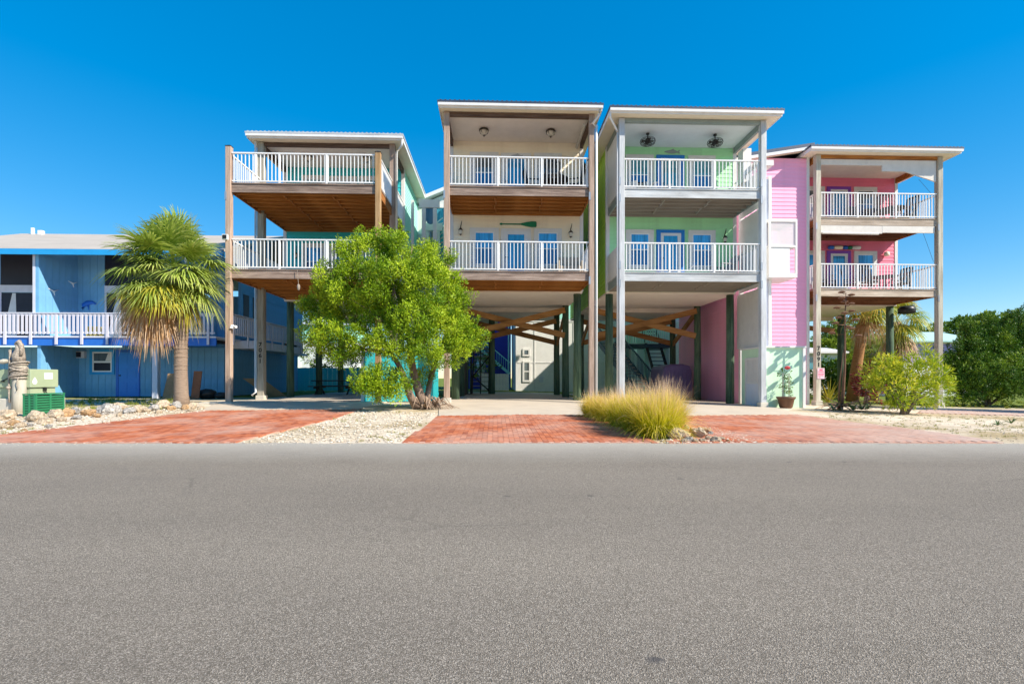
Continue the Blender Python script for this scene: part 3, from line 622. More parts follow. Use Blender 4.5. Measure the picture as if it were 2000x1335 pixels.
# --- cream house, second from the left
X2, Y2 = -1.70, 17.5
h2 = stilt_house('cream stilt house with brown wooden decks and a green oar on its wall', X2, Y2, 2.1, 10.28, 9.5, (.18,.24,.33), M['cream'], M['cream'], M['metal_roof'], None, (G['a'], G['b']),
    dict(ceil=M['ceil'], beam=M['beam_dark']), M['post'], sides=(False, False))
for x in (0, W): post(h2, x, 0, gz(X2+x, Y2)+(.16 if x == 0 else -.05), 10.26, M['post'], .20, base=-.08 if x == 0 else None, bolts=(7.2, 4.2))
for z in (F1, F2):
    deck(h2, 0, W, .02, 2.08, z, M['wood_x'], M['stain'], M['stain_y'])
    railing(h2, (.11, -.02), (W-.11, -.02), z, (.345, .66))
    railing(h2, (0, .12), (0, 2.03), z); railing(h2, (W, .12), (W, 2.03), z)
for k in range(3):
    for x in (.12, W-.13): pile(h2, x, 2.3+k*3.25, 4.26)
for y, z0, z1 in ((5.25, 2.85, 4.02), (8.6, 2.75, 3.9)):
    brace(h2, (.2, y, z0), (W-.2, y, z1), M['stain_brace']); brace(h2, (.2, y+.12, z1), (W-.2, y+.12, z0), M['stain_brace'])
for x in (.12, W-.13): brace(h2, (x, 8.7, 2.7), (x, 5.7, 4.0), M['stain_brace'], .09, .24)
MB().tube([(W+.24, -.33, 10.30), (W+.20, -.30, 10.12), (W+.02, -.14, 9.9), (W+.16, -.10, 9.8)], .042, 8).tube([(W+.16, -.10, 9.85), (W+.16, -.10, .1)], .042, 8).build('downspout', M['gutter'], h2, smooth=True)
sl = MB()
for i in range(17): sl.tube([(W-.26-.0*i, .2+i*.11, 10.06), (W-.20, .25+i*.11, 10.0), (W-.16, .30+i*.11, 10.06)], .022, 5)
sl.build('string_light', M['lampglass'], h2)

# --- turquoise house at the left with the deep double deck
X1, Y1 = -9.27, 17.5
h1 = stilt_house('turquoise stilt house with an open sun deck standing in front of its roof', X1, Y1, 4.6, 10.20, 9.0, (.28,.42,.42), M['teal'], M['mint'], M['metal_roof_pale'], None, (G['a'], G['t']),
    dict(ceil=M['ceil'], beam=M['beam_dark']), M['post'], roofy0=2.35, sides=(False, True))
post(h1, 0, 0, gz(X1, Y1)+.02, 8.93, M['post'], .185, cap=True, bolts=(7.05,)); post(h1, W, 0, gz(X1+W, Y1)-.05, 8.80, M['post_gold'], .185, cap=True)
pn = post(h1, .02, 2.35, .18, 10.18, M['post_pale'], .25, base=-.05); post(h1, W+.02, 2.35, -.05, 10.18, M['post'], .22)
box('footing', M['footing'], h1, -.85, .26, -.35, .20, -.12, .03, bevel=.02)
for z in (F1, F2):
    deck(h1, 0, W, .02, 4.58, z, M['wood_x'], M['stain'], M['stain_y'], 11)
    railing(h1, (.11, -.02), (W-.11, -.02), z, (.33, .66)); railing(h1, (W, .12), (W, 2.22), z)
    railing(h1, (0, .12), (0, 2.22), z); railing(h1, (0, 2.48), (0, 4.55), z); railing(h1, (W, 2.48), (W, 4.55), z)
digits(pn, '7061', .02, 2.35-.128, 2.10, .235, M['black'], .215)
MB().tube([(-.15, 2.2, 10.2), (-.15, 2.2, .30), (-.24, 2.1, .18)], .045, 8).build('downspout', M['gutter'], h1, smooth=True)
MB().tube([(W+.50, 1.9, 10.2), (W+.44, 2.0, 10.0), (W+.20, 2.22, 9.85), (W+.20, 2.22, .1)], .045, 8).build('downspout', M['gutter'], h1, smooth=True)
for k in range(3):
    for x in (.12, W-.12): pile(h1, x, 4.85+k*3.6, 4.26)
# --- outside stair of the turquoise house with arched white frames
st = MB()
box('stair_frame', M['trim'], h1, W+.30, W+.42, 5.0, 5.12, 0.0, 8.95)
for (xa, xb, y, zt) in ((W+.62, W+1.55, 5.3, 9.1), (W+.55, W+1.5, 7.0, 8.55)):
    o = MB().box(xa, xb, y, y+.14, zt-.38, zt).box(xa+.12, xa+.30, y+.02, y+.12, 4.4, zt-.385).box(xb-.30, xb-.12, y+.02, y+.12, 4.4, zt-.385).build('stair_frame', M['trim'], h1)
    arc = [(xa+.302+.21*(1-math.cos(t*PI/8)), zt-.92-.2*math.sin(t*PI/8)) for t in range(9)]
    MB().prism([(xa+.302, zt-.40)]+arc+[(xa+.722, zt-.40)], y+.05, y+.10).build('arch_opening', M['glass_grey'], o)
lat = MB()
for i in range(16): lat.bar((W+.62, 7.3, 4.6+i*.24), (W+1.5, 7.3, 5.3+i*.24), .02, .05)
lat.build('lattice', M['trim'], h1); box('lattice_backing', M['teal'], h1, W+.6, W+1.5, 7.35, 7.40, 4.5, 8.4)
box('stair_landing', M['trim'], h1, W+.2, W+1.7, 4.9, 8.0, 4.40, 4.55)

# --- green house, third from the left
X3, Y3 = 4.54, 17.5
h3 = stilt_house('mint green stilt house with grey painted decks and blue door trim', X3, Y3, 2.1, 10.17, 9.5, (.42,.42,.40), M['green'], M['green_bounced'], M['metal_roof'], M['bluetrim'], (G['a'], G['t']),
    dict(ceil=M['ceil_blue'], beam=M['grey_beam']), M['post_grey'], sides=(True, False))
for x in (0, W): post(h3, x, 0, gz(X3+x, Y3)+(.18 if x else -.05), 10.15, M['post_grey'], .20, base=-.45 if x else None, bolts=(7.75, 7.15, 4.75, 4.1))
for z in (F1, F2):
    deck(h3, 0, W, .02, 2.08, z, M['grey_x'], M['grey_joist'], M['grey_beam'])
    railing(h3, (.11, -.02), (W-.11, -.02), z, (.33, .66)); railing(h3, (W, .12), (W, 2.03), z)
box('privacy_panel', M['white'], h3, -.03, .01, .11, 2.04, F2+.01, 9.92); box('privacy_panel', M['white'], h3, -.03, .01, .11, 2.04, F1+.01, F1+1.06)
for k in range(3): pile(h3, .10, 2.3+k*3.25, 4.26); pile(h3, W-.08, 2.3+k*3.25, 4.26)
for y, z0, z1 in ((5.35, 2.85, 4.02), (8.7, 2.75, 3.9)):
    brace(h3, (.2, y, z0), (W-.2, y, z1), M['stain_brace']); brace(h3, (.2, y+.12, z1), (W-.2, y+.12, z0), M['stain_brace'])
for x in (.10, W-.08): brace(h3, (x, 8.7, 2.7), (x, 5.7, 4.0), M['stain_brace'], .09, .24)
MB().tube([(-.48, -.36, 10.2), (-.48, -.34, 10.0), (-.18, .0, 9.78), (-.125, .05, 9.70)], .038, 8).tube([(-.125, .05, 9.75), (-.125, .05, 0)], .034, 8).build('downspout', M['gutter'], h3, smooth=True)

# --- pink house at the right, set farther back
X4, Y4 = 13.60, 20.3; W = 5.30
h4 = stilt_house('pink stilt house at the right with purple door trim and rolled canvas shades', X4, Y4, 2.25, 10.27, 8.0, (.48,.52,.42), M['rose'], M['pink'], M['metal_roof'], M['purple'], (G['a'], G['b']),
    dict(ceil=M['ceil'], beam=M['stain']), M['post'], sides=(True, False))
pz = None
for x in (0, W):
    g_ = gz(X4+x, Y4)
    p_ = post(h4, x, 0, g_+.20, 10.25, M['post_pale'], .21, base=g_-.1, bolts=(7.1, 4.1))
    if x == 0: pz = p_
for z in (F1, F2):
    z = z-.03
    deck(h4, 0, W, .02, 2.23, z, M['h4_fascia'], M['h4_joist'], M['stain_y'])
    railing(h4, (.125, -.02), (W-.125, -.02), z, (.32, .65)); railing(h4, (0, .13), (0, 2.18), z); railing(h4, (W, .13), (W, 2.18), z)
digits(pz, '7091', 0.0, -.108, 2.03, .25, M['black'], .228)
for k in range(3): pile(h4, W-.12, 2.45+k*3.3, 4.26)
pile(h4, .75, 4.4, 4.26); pile(h4, .3, 7.7, 4.26)
brace(h4, (.2, 5.2, 2.9), (.2, 9.2, 4.0), M['stain_brace']); brace(h4, (.1, 5.6, 3.9), (W-.6, 5.6, 3.4), M['stain_brace'])
sgn = box('warning_sign', M['sign'], pz, -.06, .24, -.125, -.109, .83, 1.28)
prt = MB()
for k_, (xa, xb, za, zb) in enumerate(((.02,.16,1.17,1.24),(-.03,.21,1.11,1.145),(-.03,.08,1.02,1.06),(.10,.21,1.02,1.06),(-.03,.19,.955,.99),(.0,.06,.87,.905))): prt.box(xa, xb, -.1275, -.1255, za, zb)
tag(prt.build('sign_print', M['signred'], pz), kind='stuff')
# rolled canvas shades of the pink house
cv = MB().box(.13, W*.53, -.02, .03, 9.86, 10.10).box(W*.53, W-.13, -.025, .035, 9.62, 10.10).add([(W-1.5,-.026,9.62),(W-.13,-.026,9.62),(W-.13,-.026,9.20),(W-.13,.03,9.20),(W-1.5,.03,9.62),(W-.13,.03,9.62)],[(0,2,1),(4,5,3),(0,4,3,2)])
cv.build('canvas_shade', M['canvas'], h4)
MB().box(.13, W*.53, -.03, .03, 6.98, 7.30).box(W*.53, W-.2, -.035, .025, 7.02, 7.30).tube([(.2,-.02,6.98),(W*.5,-.02,6.96)], .045, 8).build('canvas_shade', M['canvas'], h4)
MB().tube([(W-.9, -.03, 9.3), (W-.35, -.03, 8.7)], .006, 5).tube([(W-.7, -.03, 7.0), (W-.25, -.03, 5.8)], .006, 5).build('shade_cord', M['black'], h4)
# the wing of the pink house beside its decks
TX0, TX1, TY = 10.42-X4, 13.42-X4, 20.55-Y4
tw = box('wing_wall', M['pink'], h4, TX0+.05, TX1-.02, TY+.003, TY+.14, -.4, 10.22)
siding_front(tw, M['pink'], TX0+.14, TX1-.12, -.38, 10.22, TY)
box('corner_trim', M['trim'], h4, TX1-.12, TX1, TY-.034, TY+.12, -.4, 10.3); box('corner_trim', M['trim'], h4, TX0, TX0+.14, TY-.034, TY+.12, -.4, 10.2)
tl = box('wing_side_wall', M['pink'], h4, TX0+.03, TX0+.12, TY+.145, TY+7.0, -.4, 10.1); siding_side(tl, M['pink'], TY+.145, TY+7.0, -.35, 4.0, TX0+.03, -1)
box('wing_side_wall', M['pink'], h4, TX1-.10, TX1-.02, TY+.145, 2.25+7, -.35, 10.2)
box('wing_rear_wall', M['pink'], h4, TX0+.13, TX1-.11, TY+6.8, TY+6.95, -.4, 10.1)
MB().prism([(TX0-.35, 10.05), (TX1+.02, 10.60), (TX1+.02, 10.75), (TX0-.35, 10.20)], TY-.35, TY+7.3).build('wing_roof', M['metal_roof'], h4)
MB().prism([(TX0-.33, 9.93), (TX1+.0, 10.48), (TX1+.0, 10.597), (TX0-.33, 10.047)], TY-.38, TY-.352).build('wing_fascia', M['gutter'], h4)
MB().prism([(TX0-.33, 9.99), (TX1-.0, 10.53), (TX1-.0, 10.595), (TX0-.33, 10.045)], TY-.35, TY+.003).build('wing_soffit', M['soffit'], h4)
W = 5.16
box('window', M['trim'], h4, TX0+.22, TX0+.95, TY-.05, TY-.026, 6.55, 7.65)
# ---------------------------------------------------------------- blue house at the left
BY = 21.2; BX0, BX1 = -23.5, -12.35
bh = empty('blue_house', (BX0, BY, 0), 'long two storey blue house with vertical boards and a pale low roof', 'house')
BW_ = BX1-BX0; BD = 1.95                                   # facade width, porch depth
def board_wall(name, m, parent, x0, x1, y, z0, z1, pitch=.30):
    o = box(name, m, parent, x0, x1, y, y+.12, z0, z1)
    k = int(round((x1-x0)/pitch)); p = (x1-x0)/k
    me = MB().box(.006, p-.006, y-.018, y-.0005, z0+.005, z1-.005).mesh('wall_board', m)
    for i in range(k): inst('wall_board', me, o, (x0+i*p, 0, 0))
    return o
def board_side(name, m, parent, y0, y1, x, z0, z1, d=1, pitch=.30):
    o = box(name, m, parent, x-.12 if d > 0 else x, x if d > 0 else x+.12, y0, y1, z0, z1)
    k = int(round((y1-y0)/pitch)); p = (y1-y0)/k
    me = MB().box(x+.0005 if d > 0 else x-.018, x+.018 if d > 0 else x-.0005, .006, p-.006, z0+.005, z1-.005).mesh('wall_board', m)
    for i in range(k): inst('wall_board', me, o, (0, y0+i*p, 0))
    return o
lx = lambda px, Y=BY: ax(px, Y)-BX0
DZ = 2.62; EZ = 6.02
pw0 = lx(147, BY+BD); pw1 = lx(205, BY+BD)
board_wall('wall', M['blue_wall'], bh, .05, BW_-.13, BD, .02, DZ-.35)
board_wall('wall', M['blue_wall'], bh, pw0-.3, pw1, BD, DZ, EZ+.86)
board_wall('wall', M['blue_wall'], bh, pw1+2.6, BW_-.13, BD, DZ, EZ+.86)
# side wall with the overhanging upper storey
board_side('side_wall', M['blue_wall'], bh, BD+.12, 10.6, BW_-.25, .02, DZ+.18)
board_side('side_wall', M['blue_wall'], bh, BD+1.2, 10.8, BW_, DZ+.2, EZ)
box('band_board', M['blue_wall'], bh, BW_+.019, BW_+.04, BD+1.2, 10.8, EZ-1.02, EZ-.86); box('band_board', M['blue_wall'], bh, BW_+.019, BW_+.045, BD+1.2, 10.8, DZ+.2, DZ+.36)
box('rear_wall', M['blue_wall'], bh, .1, BW_-.2, 10.5, 10.58, .05, EZ)
f0 = lx(64); f1 = lx(75)
for (xa, tk) in ((f0, f1-f0), (f0+6.2, .25)):
    o = board_side('fin_wall', M['blue_wall'], bh, .0, BD-.02, xa+tk, DZ+.002, EZ-.01); MB().add([(xa,.0,EZ-.009),(xa,BD-.02,EZ-.009),(xa,BD-.02,EZ+.84),(xa,.0,EZ+.15),(xa+tk,.0,EZ-.009),(xa+tk,BD-.02,EZ-.009),(xa+tk,BD-.02,EZ+.84),(xa+tk,.0,EZ+.15)],[(0,3,2,1),(4,5,6,7),(0,4,7,3)]).build('fin_head', M['blue_wall'], o); box('fin_post', M['greyrail'], o, xa, xa+tk-.125, -.01, .14, DZ+.003, EZ-.012)
xf = lx(62); o = board_side('fin_wall', M['blue_wall'], bh, .05, BD-.02, xf+.30, .02, DZ-.36)
# recessed dark sliding doors and clerestory glass
def slider(x0, x1):
    o = MB().box(x0, x1, BD-.06, BD-.005, DZ+2.14, DZ+2.46).box(x0, x0+.08, BD-.05, BD-.006, DZ, DZ+2.14).box(x1-.08, x1, BD-.05, BD-.006, DZ, DZ+2.14).build('sliding_door', M['greyrail'], bh)
    xm = (x0+x1)/2
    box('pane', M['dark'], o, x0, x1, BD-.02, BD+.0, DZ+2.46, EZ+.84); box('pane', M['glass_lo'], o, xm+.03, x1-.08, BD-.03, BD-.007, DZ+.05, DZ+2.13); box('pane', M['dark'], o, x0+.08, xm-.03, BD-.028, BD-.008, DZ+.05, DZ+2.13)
    box('stile', M['greyrail'], o, xm-.03, xm+.03, BD-.045, BD-.004, DZ+.01, DZ+2.13)
    MB().add([(x0+.10, BD-.032, DZ+.05), (x0+.75, BD-.032, DZ+.05), (x0+.70, BD-.032, DZ+2.1), (x0+.55, BD-.032, DZ+2.1)], [(0,1,2,3)]).add([(x0+.10, BD-.030, DZ+.05), (x0+.75, BD-.030, DZ+.05), (x0+.70, BD-.030, DZ+2.1), (x0+.55, BD-.030, DZ+2.1)], [(3,2,1,0)]).build('curtain', M['trim'], o)
slider(pw0-3.3, pw0-.32); slider(pw1+.02, pw1+2.58); slider(pw0-6.6, pw0-3.4)
# deck with picket rail
box('deck', M['greyrail'], bh, 0, BW_+.6, -.06, BD-.03, DZ-.07, DZ); box('deck_beam', M['blue_beam'], bh, 0, BW_+.58, -.02, .05, DZ-.40, DZ-.072)
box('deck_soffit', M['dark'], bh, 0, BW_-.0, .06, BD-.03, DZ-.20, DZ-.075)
box('side_deck', M['greyrail'], bh, BW_+.02, BW_+1.25, BD-.02, 7.4, DZ-.40, DZ-.03)
M['picket'] = paint('lavender_white_picket', (.66,.65,.74), .6, .08, dirt=.2)
def picket_rail(p0, p1, z, low):
    p0, p1 = Vector((*p0, 0)), Vector((*p1, 0)); L = (p1-p0).length; d = (p1-p0)/L
    o = MB().box(0, L, -.06, .06, z+.93, z+.97).box(0, L, -.02, .02, z+.84, z+.925).box(0, L, -.02, .02, z+.10, z+.17).build('railing', M['greyrail'], bh, p0)
    o.rotation_euler = (0, 0, math.atan2(d.y, d.x)); n = int(L/.172)
    pm = MB().box(-.042, .042, -.047, -.022, z+.07, z+.90).mesh('picket', M['picket']); lm = MB().box(-.045, .045, -.070, -.023, z-.36, z+.90).mesh('rail_post', M['picket'])
    for i in range(n): inst('picket' if i % low else 'rail_post', pm if i % low else lm, o, ((i+.5)*L/n, 0, 0))
picket_rail((0, -.04), (BW_+.55, -.04), DZ, 6); picket_rail((BW_+1.22, .0), (BW_+1.22, 7.4), DZ, 7)
# roof
ro = MB(); RY = -.22
ro.add([(-2, RY, EZ+.19), (BW_+.9, RY, EZ+.19), (BW_+.9, 6.2, EZ+2.62), (-2, 6.2, EZ+2.62), (-2, RY, EZ+.10), (BW_+.9, RY, EZ+.10), (BW_+.9, 6.2, EZ+2.48), (-2, 6.2, EZ+2.48), (BW_+.9, 12, EZ+.6), (-2, 12, EZ+.6)],
       [(0,1,2,3),(5,4,7,6),(0,4,5,1),(1,5,6,2),(4,0,3,7),(3,2,8,9),(6,7,9,8)])
rf = ro.build('roof', M['shingle'], bh)
box('vent_pipe', M['rail'], rf, lx(28, BY+5), lx(32, BY+5), 5.9, 6.02, EZ+2.2, EZ+2.86); box('roof_vent', M['rail'], rf, lx(45, BY+5), lx(53, BY+5), 5.8, 6.0, EZ+2.2, EZ+2.70)
box('fascia', M['blue_fascia'], bh, -2, BW_+.9, RY-.04, RY-.002, EZ-.06, EZ+.17); box('fascia', M['blue_fascia'], bh, BW_+.902, BW_+.94, RY, 12, EZ-.10, EZ+.17)
MB().add([(BW_+.03,0,EZ-.01),(BW_+.03,6.2,EZ-.01),(BW_+.03,6.2,EZ+2.45),(BW_+.03,.0,EZ+.15),(BW_-.1,0,EZ-.01),(BW_-.1,6.2,EZ-.01),(BW_-.1,6.2,EZ+2.45),(BW_-.1,.0,EZ+.15)],[(0,1,2,3),(7,6,5,4),(0,3,7,4),(1,5,6,2),(2,6,7,3)]).build('gable_wall', M['blue_wall'], bh)
# ground floor: window, door, air conditioner, post
def pz_(py, Y=BY+BD): return at(200, py, Y)[1]
wx0, wx1 = lx(182, BY+BD), lx(220, BY+BD); z0, z1 = pz_(726), pz_(687)
w_ = MB().box(wx0-.12, wx1+.12, BD-.06, BD-.019, z1, z1+.12).box(wx0-.12, wx1+.12, BD-.06, BD-.019, z0-.12, z0).box(wx0-.12, wx0, BD-.06, BD-.019, z0, z1).box(wx1, wx1+.12, BD-.06, BD-.019, z0, z1).build('window', M['blue_fascia'], bh)
zm = (z0+z1)/2
MB().box(wx0,wx0+.06,BD-.05,BD-.02,z0,z1).box(wx1-.06,wx1,BD-.05,BD-.02,z0,z1).box(wx0+.06,wx1-.06,BD-.05,BD-.02,zm-.04,zm+.04).box(wx0+.06,wx1-.06,BD-.05,BD-.02,z1-.06,z1).box(wx0+.06,wx1-.06,BD-.05,BD-.02,z0,z0+.06).build('sash', M['rail'], w_)
box('pane', M['glass_grey'], w_, wx0+.06, wx1-.06, BD-.035, BD-.0192, zm+.04, z1-.06); box('pane', M['dark'], w_, wx0+.06, wx1-.06, BD-.035, BD-.0192, z0+.06, zm-.04)
MB().add([(wx1-.30, BD-.037, zm+.05), (wx1-.07, BD-.037, zm+.05), (wx1-.07, BD-.037, z1-.07), (wx1-.18, BD-.037, z1-.07)], [(0,1,2,3)]).build('curtain', M['trim'], w_)
dx0, dx1 = lx(233, BY+BD), lx(272, BY+BD)
d_ = MB().box(dx0-.12, dx0, BD-.05, BD-.019, .02, 2.15).box(dx1, dx1+.05, BD-.05, BD-.019, .02, 2.15).box(dx0, dx1, BD-.05, BD-.019, 2.03, 2.15).build('door', M['blue_beam'], bh)
box('door_leaf', M['blue_door'], d_, dx0+.005, dx1-.005, BD-.042, BD-.0195, .03, 2.02)
dp = MB()
for q in range(2):
    for z_ in (.2, .85, 1.5): dp.box(dx0+.1+q*.4, dx0+.38+q*.4, BD-.05, BD-.0425, z_, z_+.45)
dp.build('door_panel', M['blue_door'], d_); MB().tube([(dx0+.07, BD-.04, .98), (dx0+.07, BD-.10, .98)], .03, 8).build('handle', M['bronze'], d_)
ac0, ac1 = lx(149, BY+BD), lx(170, BY+BD)
ac = box('air_conditioner', M['greyrail'], bh, ac0, ac1, BD-.16, BD-.02, pz_(699), pz_(686)); box('vent_grille', M['dark'], ac, ac0+.04, ac1-.14, BD-.168, BD-.161, pz_(697.5), pz_(687.5))
px0 = lx(297, BY+.3); box('post', M['greyrail'], bh, px0, px0+.22, .3, .5, -.05, DZ-.405); box('post_collar', M['greyrail'], bh, px0-.03, px0+.25, .27, .53, DZ-.62, DZ-.41)
box('blue_side_door', M['blue_beam'], bh, lx(20, BY+BD), lx(42, BY+BD), BD-.05, BD-.02, .02, 2.1)
# upper side: dark window slot and air conditioner on its shelf
for (ya, yb) in ((3.35, 3.9), (4.3, 4.75)): box('window', M['dark'], bh, BW_+.02, BW_+.035, ya, yb, DZ+.35, EZ-1.05)
sh = box('shelf', M['greyrail'], bh, BW_+.02, BW_+.9, 7.6, 9.2, DZ-.42, DZ-.30)
acb = MB().box(BW_+.15, BW_+.85, 7.8, 8.7, DZ-.296, DZ+.42).build('condenser', M['black'], bh); box('vent_grille', M['dark'], acb, BW_+.25, BW_+.75, 7.78, 7.799, DZ-.22, DZ+.32)
# wall ornaments on the porch
def gull(x, y, z, s, label):
    t = MB().tube([(x-.26*s, y, z+.08*s), (x-.10*s, y-.02, z+.02*s), (x, y-.03, z-.02*s), (x+.10*s, y-.02, z+.03*s), (x+.30*s, y, z+.12*s)], [.008, .028, .045, .028, .008], 6).tube([(x-.02, y-.03, z-.01), (x+.03, y-.04, z-.22*s)], [.035, .01], 6).build('gull_ornament', M['rail'], None, (BX0, BY, 0), smooth=True)
    tag(t, label, 'ornament', 'gull ornaments on the blue porch')
FX = BX0+f1
for (px, py, sc_, lab) in ((92, 568, .9, 'white gull ornament on the edge of the sunlit part of the porch side wall'), (117, 553, .85, 'grey gull ornament highest on the shaded porch side wall')):
    Yg = 21.2+(px-75)*.0385; gull(0, 0, 0, sc_, lab); o = [c for c in C.objects if c.get('label') == lab][0]; o.location = (FX+.03, Yg, at(px, py, Yg)[1]); o.rotation_euler = (0, 0, PI/2)
gull(pw0-.10, BD-.05, pz_(578), .8, 'small gull ornament in the corner of the blue porch')
xx, zz = lx(165, BY+BD), pz_(595)
fo = MB().tube([(xx-.05, BD-.05, zz-.18), (xx+.02, BD-.06, zz-.02), (xx+.18, BD-.06, zz+.07), (xx+.40, BD-.06, zz+.10), (xx+.56, BD-.05, zz+.02)], [.05, .10, .11, .07, .02], 8).tube([(xx+.2, BD-.06, zz), (xx+.24, BD-.06, zz-.25)], [.03, .01], 6).build('fish_ornament', M['blue_beam'], None, (BX0, BY, 0), smooth=True)
tag(fo, 'blue leaping fish ornament on the boards of the blue porch wall', 'ornament')
yb_ = box('planter_box', paint('yellow_planter', (.62,.52,.12), .6), None, lx(162), lx(185), .15, .5, DZ, DZ+.42); yb_.location = (BX0, BY, 0); tag(yb_, 'yellow planter box behind the pickets of the blue porch', 'planter')
# boards and junk leaning under the blue house deck
def lean(px0, px1, Y, h, m, label, tilt=.35):
    x0 = ax(px0, Y); x1 = ax(px1, Y)
    o = MB().add([(0,0,0),(x1-x0,0,0),(x1-x0,tilt*h,h),(0,tilt*h,h),(0,.03,0),(x1-x0,.03,0),(x1-x0,tilt*h+.03,h),(0,tilt*h+.03,h)], [(0,1,2,3),(5,4,7,6),(0,4,5,1),(1,5,6,2),(2,6,7,3),(3,7,4,0)]).build('leaning_board', m, None, (x0, Y, gz(x0, Y)))
    tag(o, label, 'board')
lean(316, 336, 20.2, 1.05, M['plywood'], 'dark board leaning under the blue deck left of the palm trunk'); lean(372, 388, 20.4, 1.15, M['rust'], 'rusty brown board leaning under the blue deck right of the palm trunk', .2)
x_, y_ = ax(478, 22.4), 22.4
pl = MB().add([(-.1,0,.85),(.75,0,.85),(1.75,.3,.0),(.95,.3,.0),(-.1,.04,.85),(.75,.04,.85),(1.75,.34,.0),(.95,.34,.0)], [(0,3,2,1),(4,5,6,7),(0,1,5,4),(1,2,6,5),(2,3,7,6),(3,0,4,7)]).build('plywood_sheet', M['plywood'], None, (x_, y_, .0)); tag(pl, 'slanting brown plywood sheet behind the post numbered 7061', 'board')
jk = icomesh(2, 11, .3)
for (px, s, lab) in ((404, .42, 'dark rounded tarpaulin heap under the blue side deck'), (432, .28, 'small dark tarpaulin heap beside the tall front post')):
    X = ax(px, 21.0); o = inst('tarpaulin_heap', np_mesh('tarpaulin_heap', jk[0]*s, jk[1], M['black'], smooth=True), None, (X, 21.0, s*.4)); tag(o, lab, 'tarp')

# ---------------------------------------------------------------- mint enclosure and white cargo lift beside the green house
EX0, EX1, EY = 9.86, 11.34, 17.62; eg = gz(10.6, EY)
en = empty('mint_enclosure', (EX0, EY, eg), 'low mint green enclosure with white cap and screen door beside the green house', 'enclosure')
ew, eh = EX1-EX0, 2.03-eg
box('wall', M['mintpanel'], en, .05, ew-.06, .05, .10, -.1, eh-.06); box('cap', M['white'], en, -.02, ew+.06, -.02, 1.75, eh-.06, eh)
box('corner_trim', M['white'], en, ew-.059, ew+.04, -.01, .14, -.1, eh-.062); box('corner_trim', M['white'], en, .0, .049, .0, .14, -.1, eh-.062)
box('side_wall', M['mintpanel'], en, .0, .05, .145, 1.7, -.1, eh-.062); box('side_wall', M['mintpanel'], en, ew-.06, ew+.02, .145, 1.7, -.1, eh-.062)
sdr = MB().box(-.035, -.002, .30, .38, -.02, 1.85).box(-.035, -.002, 1.30, 1.38, -.02, 1.85).box(-.035, -.002, .38, 1.30, 1.77, 1.85).box(-.035, -.002, .38, 1.30, .86, .92).build('screen_door', M['white'], en)
box('pane', M['trim'], sdr, -.02, -.004, .38, 1.30, .92, 1.77)
gm = MB().box(-.028, -.012, -.01, .01, .02, .86).mesh('grille_bar', M['rail'])
for i in range(14): inst('grille_bar', gm, sdr, (0, .44+i*.062, 0))
box('kick_panel', M['greyrail'], sdr, -.011, -.0045, .38, 1.30, -.02, .86)
lf = empty('cargo_lift', (10.05, 18.2, 2.05), 'white open cargo lift cage on a tall white mast beside the green house', 'lift')
box('mast', M['white'], lf, .16, .36, .35, .60, 0, 7.25); box('mast', M['white'], lf, .52, .62, .40, .52, 0, 6.6); box('mast_panel', M['greyrail'], lf, .362, .518, .44, .48, 0, 6.5)
box('mast_cap', M['trim'], lf, -.05, .62, .25, .75, 6.95, 7.15); box('hoist_box', M['white'], lf, -.45, -.12, .5, .9, 6.4, 7.7)
cg = MB()
c0, c1, cz0, cz1 = .32, 1.42, 2.72, 4.80
for x in (c0, c1-.07):
    for y in (.05, 1.2): cg.box(x, x+.07, y, y+.07, cz0, cz1)
for y in (.05, 1.2): cg.box(c0+.07, c1-.07, y, y+.07, cz1-.07, cz1).box(c0+.07, c1-.07, y, y+.07, cz0, cz0+.07).box(c0+.07, c1-.07, y, y+.07, cz0+1.05, cz0+1.12)
for x in (c0, c1-.07): cg.box(x, x+.07, .12, 1.2, cz1-.07, cz1).box(x, x+.07, .12, 1.2, cz0, cz0+.07).box(x, x+.07, .12, 1.2, cz0+1.05, cz0+1.12)
cage = cg.build('cage_frame', M['white'], lf)
box('cage_roof', M['white'], lf, c0, c1, .05, 1.27, cz1+.002, cz1+.04); box('cage_floor', M['trim'], lf, c0, c1, .05, 1.27, cz0-.10, cz0-.003)
box('cage_panel', M['white'], lf, c0+.072, c1-.28, .08, .11, cz0+.072, cz0+1.04); box('cage_panel', M['white'], lf, c0+.02, c0+.05, .125, 1.19, cz0+.072, cz0+1.04); box('cage_panel', M['greyrail'], lf, c0+.072, c1-.072, 1.22, 1.25, cz0+.072, cz0+1.04)
sm_, sn_, sl_, sb_ = nodes('white_insect_screen'); sb_.inputs['Base Color'].default_value = (.82,.80,.82,1); st_ = sn_.new('ShaderNodeBsdfTransparent'); sx_ = sn_.new('ShaderNodeMixShader'); sx_.inputs[0].default_value = .45; sl_.new(st_.outputs[0], sx_.inputs[1]); sl_.new(sb_.outputs[0], sx_.inputs[2]); sl_.new(sx_.outputs[0], sn_['Material Output'].inputs[0])
box('screen', sm_, lf, c0+.072, c1-.072, .085, .09, cz0+1.122, cz1-.072); box('screen', sm_, lf, c1-.04, c1-.035, .125, 1.19, cz0+1.122, cz1-.072)
box('shaft_panel', M['trim'], lf, -.06, -.02, -.22, 1.75, -.0, 2.2); box('shaft_panel', M['white'], lf, -.06, -.02, -.22, 1.55, 2.26, 5.2)
box('shaft_panel', M['white'], lf, -.06, -.02, .10, 1.55, 5.26, 6.65)

